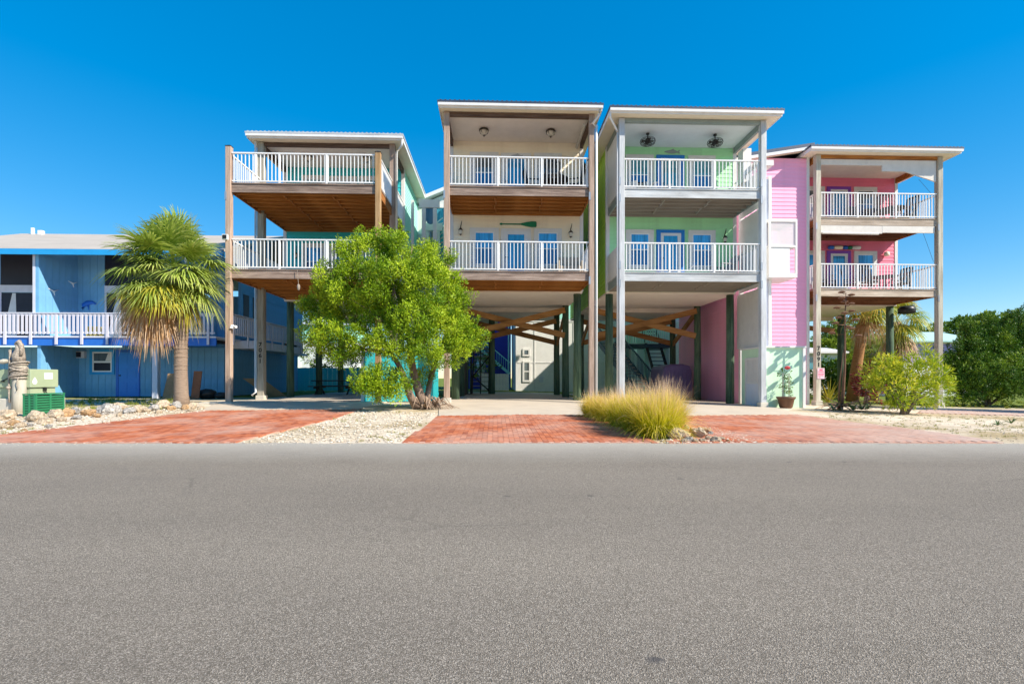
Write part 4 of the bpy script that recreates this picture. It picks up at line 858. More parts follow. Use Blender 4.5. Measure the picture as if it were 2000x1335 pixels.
# ---------------------------------------------------------------- storage wall between the first two houses, fences, houses behind
def board_fence(name, label, x0, x1, y, h, m, cap=True, pitch=.15, group=None, z=None):
    z = gz((x0+x1)/2, y) if z is None else z
    o = empty(name, (x0, y, z), label, 'fence', group); L = x1-x0; k = max(1, int(L/pitch)); p = L/k
    me = MB().box(.004, p-.004, -.02, .0, .02, h).mesh('fence_board', m)
    for i in range(k): inst('fence_board', me, o, (i*p, 0, random.uniform(-.008, .008)))
    MB().box(0, L, .002, .05, .25, .34).box(0, L, .002, .05, h-.35, h-.26).build('rail', m, o)
    for q in range(int(L/2.4)+1): box('post', m, o, min(L-.09, q*2.4), min(L-.09, q*2.4)+.09, .052, .14, -.1, h+.02)
    return o
board_fence('board_fence', 'turquoise board wall with white corner trim standing behind the juniper', -4.72, -2.05, 17.95, 1.80, M['teal'], pitch=.28)
box('corner_trim', M['trim'], bpy.data.objects['board_fence'], -.10, -.003, -.05, .12, -.05, 1.9)
board_fence('board_fence', 'shaded blue board fence behind the picnic table under the turquoise house', -15.2, -8.2, 33.5, 1.55, M['teal'], pitch=.3)
board_fence('board_fence', 'white board fence in front of the dark blue house', -.9, .95, 33.2, 1.15, M['white'], pitch=.2)
def simple_house(name, label, x0, x1, y, z1, d, wm, bands=(), roof_m=None, rh=.9, over=.4, zb=0):
    o = empty(name, (x0, y, zb), label, 'house'); L = x1-x0
    box('wall', wm, o, 0, L, 0, d, -.3, z1)
    for (za, zb_, m) in bands: box('wall_band', m, o, -.02, L+.02, -.03, d, za, zb_)
    if roof_m:
        MB().add([(-over,-over,z1),(L+over,-over,z1),(L+over,d+over,z1),(-over,d+over,z1),(-over,d/2,z1+rh),(L+over,d/2,z1+rh),(-over,-over,z1+.12),(L+over,-over,z1+.12),(L+over,d+over,z1+.12),(-over,d+over,z1+.12),(-over,d/2,z1+rh+.12),(L+over,d/2,z1+rh+.12)],
            [(0,1,7,6),(6,7,11,10),(10,11,8,9),(0,6,10,9,3),(1,2,8,11,7),(3,9,8,2),(0,3,2,1)]).build('roof', roof_m, o)
    return o
wb = simple_house('white_house', 'white panelled house with mint upper siding seen through the carports', 1.45, 13.5, 34.0, 8.5, 8, M['white'], ((4.95, 8.49, M['mint']), (4.75, 4.94, M['trim'])), M['metal_roof'])
def bwin(o, x0, x1, z0, z1, mid=False):
    f = MB().box(x0-.12, x0, -.06, -.001, z0-.12, z1+.12).box(x1, x1+.12, -.06, -.001, z0-.12, z1+.12).box(x0, x1, -.06, -.001, z1, z1+.12).box(x0, x1, -.06, -.001, z0-.12, z0)
    if mid: f.box(x0, x1, -.055, -.001, (z0+z1)/2-.04, (z0+z1)/2+.04)
    w_ = f.build('window', M['white'], o); box('pane', M['glass_grey'], w_, x0+.001, x1-.001, -.03, -.002, z0+.001, z1-.001); return w_
q = lambda px: ax(px, 34.0)-1.45
qz = lambda py: at(1030, py, 34)[1]
bwin(wb, q(1024), q(1032), qz(692), qz(684)); bwin(wb, q(1024), q(1033), qz(742), qz(708), True)
box('vent_panel', M['greyrail'], wb, q(1053), q(1061), -.05, -.002, qz(746), qz(735))
for px in (1044, 1084, 1120, 1160, 1200): box('panel_batten', M['trim'], wb, q(px)-.03, q(px)+.03, -.03, -.002, .0, 4.70)
box('panel_batten', M['trim'], wb, .1, 11.5, -.025, -.003, qz(708)-.02, qz(708)+.02)
db = simple_house('dark_blue_house', 'dark blue house with a pale stair seen through the middle carport', -3.2, 1.3, 40, 8, 7, M['blue_dark'], (), M['metal_roof'])
sr = MB().bar((1.9, -.5, 3.3), (4.4, -.5, 1.2), .06, .22).bar((1.9, -.5, 4.2), (4.4, -.5, 2.1), .06, .08).box(1.2, 1.9, -.9, -.1, 3.1, 3.3).box(1.2, 1.3, -.55, -.45, 0, 5).box(4.25, 4.35, -.55, -.45, 0, 6)
for i in range(14): sr.box(1.95+i*.175, 1.98+i*.175, -.52, -.48, 3.25-i*.147, 4.18-i*.147)
sr.build('outside_stair', M['mint'], db)
MB().lathe([(.05, 0), (.32, .5), (.36, 1.1), (.22, 1.6), (.02, 1.9)], (3.0-.9, -1.2, .9), 10).build('umbrella', M['white'], db)
gh = empty('grey_house', (-4.35, 26.0, 0), 'pale grey gabled house on piles rising between the turquoise and cream houses', 'house')
box('wall', M['grey_siding'], gh, 0, 4.55, 0, 8, 4.35, 9.75)
for x in (.3, 2.3, 4.2): pile(gh, x, .4, 4.34)
gwall = [c for c in gh.children][0]; siding_front(gwall, M['grey_siding'], .30, 4.4, 5.0, 8.35, 0); box('belt_board', M['trim'], gh, .30, 4.45, -.05, -.003, 8.37, 8.55); box('corner_trim', M['trim'], gh, .0, .28, -.05, -.003, 0, 9.75)
MB().prism([(-.35, 9.75), (2.3, 10.85), (4.9, 9.75), (4.9, 9.92), (2.3, 11.05), (-.35, 9.92)], -.35, 8.3).build('roof', M['gutter'], gh)
MB().prism([(.0, 9.751), (4.55, 9.751), (2.3, 10.80)], .001, .1).build('gable', M['trim'], gh)
gw = bwin(gh, ax(849, 26)+4.35, ax(849, 26)+4.35+1.2, 9.0-.1, 9.85-.05); gw.children[0].data.materials[0] = M['glass_teal']
M['mint_pale'] = paint('pale_mint_wall', (.66,.88,.82), .6, .05)
mh = simple_house('mint_outbuilding', 'mint green outbuilding beyond the stairs under the green house', 9.5, 12.5, 32.5, 4.6, 3, M['mint_pale'])
lv = simple_house('lavender_house', 'low lavender house with pale aqua roof beyond the pink house', ax(1758, 36), ax(1900, 36), 36, 4.05, 7, M['white'], ((2.55, 3.95, M['lavender']),), M['paleaqua'], 1.0, .6, -.5)
f_ = simple_house('far_white_house', 'small white and aqua house far behind the blue house', ax(590, 60), ax(690, 60), 60, 7.2, 6, M['white'], ((5.2, 7.1, M['mint']),), M['metal_roof_pale'])
tb = simple_house('teal_outbuilding', 'low building with teal window band behind the pink house carport', ax(1580, 34), ax(1640, 34), 34, 2.6, 4, M['white'], ((1.5, 2.3, M['glass_teal']),), M['trim'], .4)

# ---------------------------------------------------------------- stairs in the carports
def stairs(label, x0, w_, y0, y1, z1, n, m, treadm, rail=False):
    o = empty('outdoor_stair', (x0, y0, 0), label, 'stair', 'stairs under the houses'); s = y1-y0
    for x in (0, w_-.06): MB().bar((x+.03, 0, .05), (x+.03, s, z1), .06, .28).build('stringer', m, o)
    tm = MB().box(.062, w_-.062, -.14, .14, -.02, .02).mesh('tread', treadm)
    for i in range(n): inst('tread', tm, o, (0, (i+.5)*s/n, (i+.8)*z1/n))
    if rail:
        for x in (0, w_-.04):
            r_ = MB().bar((x+.02, 0, 1.0), (x+.02, s, z1+.95), .04, .09).build('handrail', m, o)
            bm_ = MB().box(x+.005, x+.035, -.015, .015, 0, .9).mesh('baluster', m)
            for i in range(n*2): inst('baluster', bm_, r_, (0, (i+.5)*s/n/2, (i+.5)*(z1-.05)/n/2+.08))
    return o
M['stair_dark'] = paint('dark_stair_wood', (.035,.028,.022), .8, .2); M['tread'] = paint('grey_tread', (.42,.38,.32), .8, .2); M['stair_blue'] = paint('dark_teal_stair', (.03,.09,.12), .6, .15)
s1 = stairs('dark wooden stair at the back of the cream carport', ax(921, 26.5), .95, 26.6, 30.2, 3.6, 15, M['stair_dark'], M['tread'])
MB().bar((.03, -.05, .9), (.92, -.05, 2.0), .05, .07).bar((.03, -.05, 1.0), (.92, -.05, .2), .05, .07).box(-.08, .02, -.1, 0, 0, 4).box(.93, 1.03, -.1, 0, 0, 4).box(.45, .5, -.08, -.03, 0, 2.6).build('stair_frame', M['stair_dark'], s1)
o = MB().box(0, .06, 0, 3.6, 0, 3.9).build('dark_screen', M['stair_dark'], None, (ax(905, 24.2), 24.2, 0)); tag(o, 'dark board screen beside the stair in the cream carport', 'screen')
s2 = stairs('dark teal stair with railings at the back of the green carport', ax(1238, 26), 1.1, 25.5, 30, 3.0, 16, M['stair_blue'], M['tread'], True)
s2.rotation_euler = (0, 0, R(14))
lz = empty('stair_landing', (ax(1224, 31), 31, 0), 'pale stair landing with mint balusters behind the green house', 'landing')
box('platform', M['stair_blue'], lz, -.2, 2.6, -.6, .8, 2.75, 3.0); railing(lz, (-.2, -.6), (2.6, -.6), 3.0, pitch=.14, m=M['mint'], bw=.07)
for x in (-.1, 1.2, 2.5): box('post', M['mint'], lz, x-.12, x+.12, -.3, -.05, 0, 2.74)
s3 = stairs('dark upper stair climbing beside the purple cover', ax(1290, 28), .95, 28.4, 31.5, 3.9, 16, M['stair_dark'], M['stair_blue'])
# covered cart
cx0 = ax(1296, 24.0); gg = gz(cx0, 24)
cv_ = MB(); prof = [(0,.0),(-.03,.7),(.0,1.45),(.08,1.62),(.5,1.72),(1.0,1.72),(1.35,1.63),(1.44,1.45),(1.47,.7),(1.44,0)]
n_ = len(prof); vs = []
for y, k in ((0,.97),(.1,1),(1.9,1),(2.05,.96)):
    vs += [((x-.72)*k+.72+random.uniform(-.012,.012), y+random.uniform(-.02,.02), z*k) for x, z in prof]
fs = [(j*n_+i, j*n_+i+1, (j+1)*n_+i+1, (j+1)*n_+i) for j in range(3) for i in range(n_-1)]+[tuple(range(n_))[::-1], tuple(range(3*n_, 4*n_))]
o = cv_.add(vs, fs).build('covered_cart', M['purple_cover'], None, (cx0, 24.0, gg), smooth=False, bevel=.05); tag(o, 'cart under a purple cover parked below the green house', 'cart')
fo_ = MB()
for i in range(7): fo_.tube([(.12+i*.2, -.03, 1.45), (.10+i*.2+random.uniform(-.04,.04), -.045, .8), (.12+i*.2, -.03, .1)], .018, 5)
fo_.build('cover_fold', M['purple_cover'], o)
# picnic table under the turquoise house
pt = empty('picnic_table', (ax(655, 26), 26, 0), 'dark picnic table in the shade under the turquoise house', 'table')
box('tabletop', M['stair_dark'], pt, -1.1, 1.1, -.4, .4, .70, .75)
for y in (-.75, .75): box('bench', M['stair_dark'], pt, -1.1, 1.1, y-.14, y+.14, .42, .46)
for x in (-.8, .8): MB().bar((x, -.7, 0), (x, .25, .70), .05, .1).bar((x, .7, 0), (x, -.25, .70), .05, .1).box(x-.025, x+.025, -.85, .85, .33, .415).build('leg', M['stair_dark'], pt)

# ---------------------------------------------------------------- lamps, fans and ornaments on the houses
def ceiling_lamp(X, Y, z, label):
    o = empty('ceiling_light', (X, Y, z), label, 'lamp', 'porch ceiling lights')
    MB().lathe([(.05, 0), (.17, -.02), (.19, -.06), (.175, -.085)], (0,0,0), 14).build('lamp_cap', M['bronze'], o, smooth=True)
    MB().lathe([(.165, -.08), (.15, -.14), (.10, -.21), (.03, -.245)], (0,0,0), 12).build('lamp_shade', M['lampglass'], o, smooth=True)
    b = MB()
    for i in range(5):
        t = 2*PI*i/5+.3; b.tube([(.175*math.cos(t), .175*math.sin(t), -.07), (.15*math.cos(t), .15*math.sin(t), -.15), (.03*math.cos(t), .03*math.sin(t), -.25)], .010, 4)
    b.lathe([(.03, -.24), (.02, -.29), (.004, -.30)], (0,0,0), 8).build('lamp_cage', M['bronze'], o)
ceiling_lamp(X2+1.29, 18.6, 10.265, 'left bronze ceiling light under the roof of the cream house')
ceiling_lamp(X2+3.82, 18.6, 10.265, 'right bronze ceiling light under the roof of the cream house, nearer the string lights')
ceiling_lamp(X1+1.46, 20.9, 10.185, 'left bronze ceiling light under the roof of the turquoise house')
ceiling_lamp(X1+3.88, 20.9, 10.185, 'right bronze ceiling light under the roof of the turquoise house')
def fan(X, Y, z, label):
    o = empty('ceiling_fan', (X, Y, z), label, 'fan', 'caged porch fans')
    MB().tube([(0,0,0),(0,0,-.22)], .02, 6).lathe([(.07, 0), (.06, -.05)], (0,0,0), 10).build('fan_rod', M['black'], o)
    MB().lathe([(.04, -.2), (.11, -.24), (.12, -.33), (.06, -.38)], (0,0,0), 12).build('fan_motor', M['black'], o, smooth=True)
    bm_ = MB().add([(.08,-.05,-.30),(.24,-.08,-.32),(.24,.08,-.28),(.08,.05,-.29)], [(0,1,2,3)]).mesh('fan_blade', M['bronze'])
    for i in range(4): inst('fan_blade', bm_, o, rot=(0, 0, i*PI/2))
    c = MB()
    for rr, zz in ((.27,-.25),(.285,-.31),(.26,-.38),(.15,-.42)):
        c.tube([(rr*math.cos(2*PI*i/20), rr*math.sin(2*PI*i/20), zz) for i in range(21)], .010, 4, cap=False)
    for i in range(16):
        t = 2*PI*i/16; c.tube([(.12*math.cos(t), .12*math.sin(t), -.22), (.27*math.cos(t), .27*math.sin(t), -.25), (.285*math.cos(t), .285*math.sin(t), -.31), (.26*math.cos(t), .26*math.sin(t), -.38), (.05*math.cos(t), .05*math.sin(t), -.43)], .006, 3)
    c.build('fan_cage', M['black'], o)
fan(X3+1.27, 18.5, 10.155, 'left black caged ceiling fan above the green house deck'); fan(X3+3.87, 18.5, 10.155, 'right black caged ceiling fan above the green house deck')
def lantern(X, Y, z, label, m=None):
    o = empty('wall_lantern', (X, Y, z), label, 'lamp', 'wall lanterns')
    MB().tube([(0,-.01,-.05),(0,-.08,.10),(.03,-.10,.24),(.05,-.09,.34)], [.025,.022,.016,.006], 6).tube([(0,-.012,0),(0,-.1,.04)], .03, 6).build('lamp_arm', M['bronze'], o)
    MB().lathe([(.02, .06), (.085, -.02), (.09, -.05)], (0,-.11,0), 10).lathe([(.06, -.20), (.02, -.24)], (0,-.11,0), 8).build('lamp_cap', M['bronze'], o)
    MB().lathe([(.078, -.05), (.055, -.20)], (0,-.11,0), 10).build('lamp_glass', M['lampglass'], o)
yw2 = Y2+2.1-.03
lantern(ax(900, yw2), yw2, at(900, 449, yw2)[1], 'dark lantern on the cream wall left of the windows'); lantern(ax(1114, yw2), yw2, at(1114, 454, yw2)[1], 'dark lantern on the cream wall right of the windows')
lantern(X3+4.72, yw2, at(1412, 464, yw2)[1], 'dark lantern on the sunlit corner of the green wall'); lantern(X1+.50, Y1+4.57, 6.35, 'dark lantern on the turquoise wall behind the lower deck')
x0, z0 = at(976, 437.5, yw2); x1, _ = at(1048, 437.5, yw2)
L = x1-x0
oar = MB().prism([(0,-.03),(.10,-.045),(.10,-.02),(L*.56,-.025),(L*.72,-.085),(L*.86,-.115),(L-.03,-.115),(L,-.07),(L,.07),(L-.03,.115),(L*.86,.115),(L*.72,.085),(L*.56,.025),(.10,.02),(.10,.045),(0,.03)], -.03, .0).build('oar', M['oar'], None, (x0, yw2, z0), bevel=.008)
tag(oar, 'green wooden oar hung on the cream wall above the door', 'oar')
def fish(x, y, z, s, m, label):
    o = MB().prism([(-.55*s,.0),(-.40*s,.06*s),(-.1*s,.12*s),(.05*s,.20*s),(.15*s,.11*s),(.32*s,.04*s),(.52*s,.15*s),(.44*s,.0),(.52*s,-.12*s),(.32*s,-.04*s),(.1*s,-.10*s),(-.2*s,-.09*s),(-.42*s,-.04*s)], -.03, 0).build('fish_ornament', m, None, (x, y, z), bevel=.01); tag(o, label, 'ornament')
x_, z_ = at(1010, 305, yw2); fish(x_, yw2, z_, .52, M['steel'], 'grey fish ornament above the upper door of the cream house')
x_, z_ = at(1313, 297, yw2); fish(x_, yw2, z_, .62, M['grey_beam'], 'grey fish ornament on the green wall above the blue door trim')
yw4 = Y4+2.25-.03; x_, z_ = at(1645, 484.5, yw4)
bo = empty('buoy_string', (x_-.75, yw4, z_), 'string of coloured buoys above the purple door of the pink house', 'buoys')
for i, (c, l_) in enumerate(((('blue_beam'), .28), ('cream', .42), ('blue_beam', .22), ('oar', .20), ('fabric_white', .40))):
    xa = (0, .28, .72, .95, 1.16)[i]; MB().tube([(xa,-.1,0),(xa+.05,-.1,.0),(xa+l_-.05,-.1,0),(xa+l_,-.1,0)], [.04,.09,.09,.04], 10).build('buoy', M[c], bo, smooth=True)
o = MB().lathe([(.0, .14), (.10, .10), (.12, -.02), (.08, -.08)], (0,-.12,0), 10).build('wall_lamp', M['cream'], None, (at(1728, 498, yw4)[0], yw4, at(1728, 498, yw4)[1]), smooth=True); tag(o, 'cream wall lamp on the sunlit corner of the pink wall', 'lamp')
def floodlight(x, y, z, m, label):
    o = empty('flood_light', (x, y, z), label, 'lamp')
    box('lamp_body', M['rail'], o, -.09, .09, -.10, -.02, -.08, .10); box('lens', m, o, -.065, .065, -.112, -.101, -.055, .075); box('bracket', M['rail'], o, -.03, .03, -.02, .12, -.03, .03)
floodlight(ax(441, 17.3), 17.32, at(441, 464, 17.3)[1], M['black'], 'small white solar light on the tall post of the turquoise house')
o = MB().lathe([(.05,.06),(.07,0),(.09,-.06)], (0,0,0), 10).tube([(0,0,0),(.16,-.05,-.01)], .05, 8).build('flood_light', M['rail'], None, (X1+.13, Y1-.05, at(455, 638, 17.5)[1])); tag(o, 'white twin spot lamp low on the tall post of the turquoise house', 'lamp')
o = MB().tube([(0,0,0),(.02,0,-.25),(.05,0,-.52)], .008, 5).lathe([(.02,-.52),(.055,-.58),(.05,-.68),(.02,-.74)], (.05,0,0), 8).build('hanging_float', M['rope'], None, (ax(580, 17.4), 17.41, 4.66)); tag(o, 'small pale float hanging from the lower deck edge of the turquoise house', 'float')
o = MB().lathe([(.02,.06),(.12,.05),(.16,-.02),(.15,-.12),(.05,-.14)], (0,0,0), 12).build('lamp_globe', M['black'], None, (ax(1771, 22.2), 22.2, at(1771, 602, 22.2)[1]), smooth=True); tag(o, 'dark round lamp below the deck of the pink house', 'lamp'); o.scale = (2.2,2.2,1.9)

# ---------------------------------------------------------------- chairs and tables on the decks
def patio_chair(loc, rz, m, label, group, high=1.05):
    o = empty('patio_chair', loc, label, 'chair', group, rz)
    box('seat', m, o, -.26, .26, -.25, .25, .40, .45)
    for x in (-.24, .24):
        for y in (-.23, .23): box('leg', m, o, x-.02, x+.02, y-.02, y+.02, 0, .40)
        MB().box(x-.02, x+.02, -.24, .24, .62, .65).box(x-.02, x+.02, -.24, -.20, .451, .619).build('armrest', m, o)
    b = MB().bar((-.25, .24, .45), (-.25, .36, high), .04, .04).bar((.25, .24, .45), (.25, .36, high), .04, .04).bar((-.23, .36, high), (.23, .36, high), .04, .06).build('backrest', m, o)
    sm = MB().bar((0, .245, .46), (0, .352, high-.03), .05, .02).mesh('slat', m)
    for i in range(5): inst('slat', sm, b, (-.17+i*.085, 0, 0))
    return o
def patio_table(loc, m, label, r=.55, group=None):
    o = empty('patio_table', loc, label, 'table', group)
    MB().lathe([(r, .70), (r, .74)], (0,0,0), 20).build('tabletop', m, o)
    for i in range(4):
        t = PI/4+i*PI/2; MB().tube([(r*.75*math.cos(t), r*.75*math.sin(t), 0), (r*.6*math.cos(t), r*.6*math.sin(t), .70)], .02, 6).build('leg', m, o)
    return o
K = M['black']
gA, gB, gC = 'black chairs on the cream upper deck', 'dark chairs on the pink decks', 'pale chairs on the green decks'
patio_table((X2+3.95, Y2+1.15, F2), K, 'round black table on the upper deck of the cream house')
patio_chair((X2+3.15, Y2+1.1, F2), PI/2+.1, K, 'black slatted chair left of the table on the cream upper deck', gA)
patio_chair((X2+4.72, Y2+1.0, F2), -PI/2-.3, K, 'black slatted chair right of the table on the cream upper deck', gA, 1.25)
patio_chair((X2+3.9, Y2+1.72, F2), .1, K, 'black slatted chair behind the table on the cream upper deck', gA)
patio_chair((X2+3.75, Y2+.42, F2), PI+.1, K, 'black slatted chair in front of the table on the cream upper deck', gA, .95)
wk = empty('wicker_seat', (X2+4.55, Y2+1.2, F1), 'beige wicker seat at the right end of the cream lower deck', 'seat')
box('seat', M['wicker'], wk, -.40, .40, -.3, .3, .0, .42, bevel=.03); box('backrest', M['wicker'], wk, -.40, .40, .28, .40, .422, .88, bevel=.03); box('armrest', M['wicker'], wk, -.47, -.402, -.3, .38, .0, .62, bevel=.02); box('armrest', M['wicker'], wk, .402, .47, -.3, .38, .0, .62, bevel=.02)
def adirondack(loc, rz, m, label, group):
    o = empty('adirondack_chair', loc, label, 'chair', group, rz)
    MB().bar((0, -.30, .36), (0, .25, .24), .52, .03).build('seat', m, o)
    b = MB().bar((-.25, .29, .45), (.25, .29, .45), .03, .07).build('backrest', m, o)
    for i in range(6):
        q = -.22+i*.088; MB().bar((q*.9, .24, .24), (q*1.15, .55, 1.0-abs(q)*.5), .076, .02).build('slat', m, b)
    for x in (-.32, .32):
        box('armrest', m, o, x-.06, x+.06, -.35, .35, .56, .585); MB().box(x-.04, x+.04, -.32, -.28, 0, .558).build('leg', m, o); MB().bar((x, .32, 0), (x, .32, .558), .04, .08).build('leg', m, o)
    return o
adirondack((X3+1.75, Y2+1.25, F2), .3, M['fabric_white'], 'white adirondack chair in front of the left blue door trim on the green upper deck', gC)
adirondack((X3+.48, Y2+1.15, F2), -.2, M['fabric_white'], 'white adirondack chair at the left end of the green upper deck', gC)
sf = empty('loveseat', (X3+1.10, Y2+1.72, F2), 'grey patterned loveseat under the left window of the green upper deck', 'seat')
box('seat', M['wicker'], sf, -.42, .42, -.28, .28, .12, .44, bevel=.03); box('backrest', M['wicker'], sf, -.42, .42, .16, .30, .442, .95, bevel=.04); box('frame', M['black'], sf, -.44, .44, .20, .32, .951, 1.0)
adirondack((X3+4.35, Y2+1.35, F1), -1.3, M['fabric_grey'], 'grey adirondack chair at the sunny end of the green lower deck', gC)
for i, (x, y, rz, lab) in enumerate(((3.0, 1.5, .2, 'dark chair nearest the window on the pink upper deck'), (3.9, 1.7, -.1, 'dark chair behind the table on the pink upper deck'), (4.75, 1.0, -1.4, 'dark high backed chair at the right end of the pink upper deck'), (3.4, .55, 2.4, 'dark chair at the railing of the pink upper deck'))):
    patio_chair((X4+x, Y4+y, F2-.03), rz, K, lab, gB, 1.3 if i == 2 else 1.1)
patio_table((X4+4.05, Y4+.95, F2-.03), K, 'dark table on the pink upper deck', .5)
for i, (x, y, rz, lab) in enumerate(((2.45, 1.35, .9, 'dark chair nearest the purple door on the pink lower deck'), (4.55, 1.1, -1.4, 'dark curved chair right of the table on the pink lower deck'), (2.85, .7, 1.8, 'dark chair left of the table on the pink lower deck'))):
    patio_chair((X4+x, Y4+y, F1-.03), rz, K, lab, gB, 1.15)
patio_table((X4+3.75, Y4+1.0, F1-.03), K, 'dark table on the pink lower deck', .48)
patio_chair((X4+1.45, Y4+1.5, F1-.03), .2, K, 'dark small chair before the purple door of the pink lower deck', gB, .6)
gD = 'grey chairs on the turquoise upper deck'
for i, (px, lab) in enumerate(((618, 'grey bench chair leftmost on the turquoise upper deck'), (676, 'grey bench chair in the middle of the turquoise upper deck'), (728, 'grey bench chair beside the golden post on the turquoise upper deck'))):
    patio_chair((ax(px, 20.9), 20.9, F2), 0, M['fabric_grey'], lab, gD, 1.15)

# ---------------------------------------------------------------- things on the ground
TYF = 14.2; tx0, tx1 = ax(-60, TYF), ax(61, TYF); tz = gz(-13.5, TYF)
tr = empty('transformer_box', (tx0, TYF, tz), 'pale green electrical transformer box behind the rope wrapped piling', 'transformer')
tw_ = tx1-tx0; td_ = .86
box('pad', M['footing'], tr, -.1, tw_+.10, -.10, td_+.12, -.1, .40, bevel=.02)
hd = box('hood', M['utility_green'], tr, .0, tw_, -.02, td_, .70, 1.22, bevel=.02); box('base', M['utility_green'], tr, .03, tw_-.05, .02, td_-.05, .402, .695)
box('label_plate', M['rail'], hd, tw_+.001, tw_+.007, .40, .66, .94, 1.12)
tl_ = MB()
for i in range(5): tl_.box(tw_+.0075, tw_+.0095, .425, .635-(i%2)*.03, 1.09-i*.030, 1.10-i*.030)
tl_.build('label_print', M['signred'], hd)
nd = 12; dpr = [(.10, 1.0)]+[(.10+.075*math.sin(PI*k_/7), .865-.075*math.cos(PI*k_/7)*-1) for k_ in range(2, 7)]+[(.10, .79)]+[(.10-.075*math.sin(PI*k_/7), .865+.075*math.cos(PI*k_/7)) for k_ in range(6, 1, -1)]
MB().add([(tw_+.006, y_, z_) for y_, z_ in dpr]+[(tw_+.001, y_, z_) for y_, z_ in dpr], [tuple(range(len(dpr)))]).build('drop_mark', M['rail'], hd)
MB().box(tw_-.06, tw_+.02, .40, .46, .60, .70).tube([(tw_+.0,.43,.62),(tw_+.03,.45,.53)], .012, 5).build('latch', M['black'], tr)
MB().bar((tw_*.55, -.05, .88), (tw_*.72, -.05, 1.02), .02, .02).box(tw_*.53, tw_*.58, -.05, -.021, .86, .90).build('handle', M['black'], tr)
# green slatted crate
KY = 13.2; kx = ax(45, KY); kg = gz(kx, KY); kw = ax(69, KY)-kx; kd = .86; kh = .56
cr = empty('slatted_crate', (kx, KY, kg), 'dark green slatted plastic crate in front of the transformer box', 'crate')
box('box', M['black'], cr, .014, kw-.014, .014, kd-.014, 0, kh-.01)
s1_ = MB().box(.02, kw-.02, -.004, .012, 0, .045).mesh('slat', M['crate_green']); s2_ = MB().box(kw-.012, kw+.004, .02, kd-.02, 0, .045).mesh('slat', M['crate_green'])
for i in range(8): inst('slat', s1_, cr, (0, 0, .02+i*.066)); inst('slat', s2_, cr, (0, 0, .02+i*.066))
for y_ in (0, kd*.48, kd-.04): box('rib', M['crate_green'], cr, kw-.005, kw+.012, y_, y_+.04, 0, kh)
for x_ in (0, kw*.45, kw-.04): box('rib', M['crate_green'], cr, x_, x_+.04, -.012, .005, 0, kh)
box('lid', M['crate_green'], cr, -.01, kw+.015, -.015, kd+.01, kh, kh+.03)
# rope wrapped piling
qx, qy = gp(38, 806); qg = gz(qx, qy)
pg = empty('mooring_pile', (qx, qy, qg), 'short wooden piling wrapped in old rope with driftwood on top', 'piling')
MB().tube([(0,0,-.1),(.0,0,.5),(.01,0,1.42)], [.165,.16,.15], 14).build('pile', M['post_pale'], pg, smooth=True)
rp = MB()
for i in range(9):
    r_, z_ = .175+.02*math.sin(i*1.7), .98+i*.05+random.uniform(-.01,.01); tl = random.uniform(-.07,.07)
    rp.tube([(r_*math.cos(2*PI*j/18), r_*math.sin(2*PI*j/18), z_+tl*math.cos(2*PI*j/18)) for j in range(19)], .026, 6, cap=False)
rp.tube([(-.19,-.06,1.70),(-.20,-.08,1.2),(-.19,-.10,.7),(-.20,-.08,.45),(-.17,-.1,.30)], .024, 6).tube([(.12,-.15,1.0),(.10,-.19,.85),(.13,-.18,.7),(.09,-.19,.62)], .012, 5)
rp.lathe([(.02,-.05),(.06,-.02),(.06,.03),(.02,.06)], (-.20,-.09,.70), 8).build('rope', M['rope'], pg, smooth=True)
MB().tube([(0,0,1.42),(-.03,0,1.60),(.03,-.02,1.75),(.0,0,1.90),(-.06,.0,1.98)], [.14,.15,.10,.09,.05], 9).tube([(-.06,-.03,1.9),(.05,-.06,1.98),(.1,-.06,1.85),(.12,-.08,1.6)], [.05,.06,.05,.04], 8).tube([(-.2,-.05,1.55),(-.2,-.06,1.74),(-.17,-.05,1.80)], [.03,.035,.02], 7).build('driftwood', M['rope'], pg, smooth=True)
MB().tube([(-.14,0,1.45),(-.38,-.05,1.43),(-.62,-.06,1.40)], [.03,.07,.02], 8).build('driftwood', M['post_pale'], pg, smooth=True)
# potted plant and its pot
fx, fy = ax(1535, 17.29), 17.29; fg = gz(fx, fy)
po = empty('flower_pot', (fx, fy, fg), 'brown flower pot with a trellised red flower before the mint enclosure', 'pot')
MB().lathe([(.19, 0), (.22, .05), (.27, .30), (.31, .34), (.32, .40), (.28, .40), (.26, .34)], (0,0,0), 20).build('pot', M['pot'], po, smooth=True)
tv = MB()
for t in range(4):
    a_ = t*PI/2+.4; tv.tube([(.13*math.cos(a_), .13*math.sin(a_), .3), (.14*math.cos(a_), .14*math.sin(a_), 1.25)], .009, 5)
for z_ in (.6, .9, 1.2): tv.tube([(.14*math.cos(j*PI/6), .14*math.sin(j*PI/6), z_) for j in range(13)], .006, 4, cap=False)
tv.build('trellis', M['post_pale'], po)
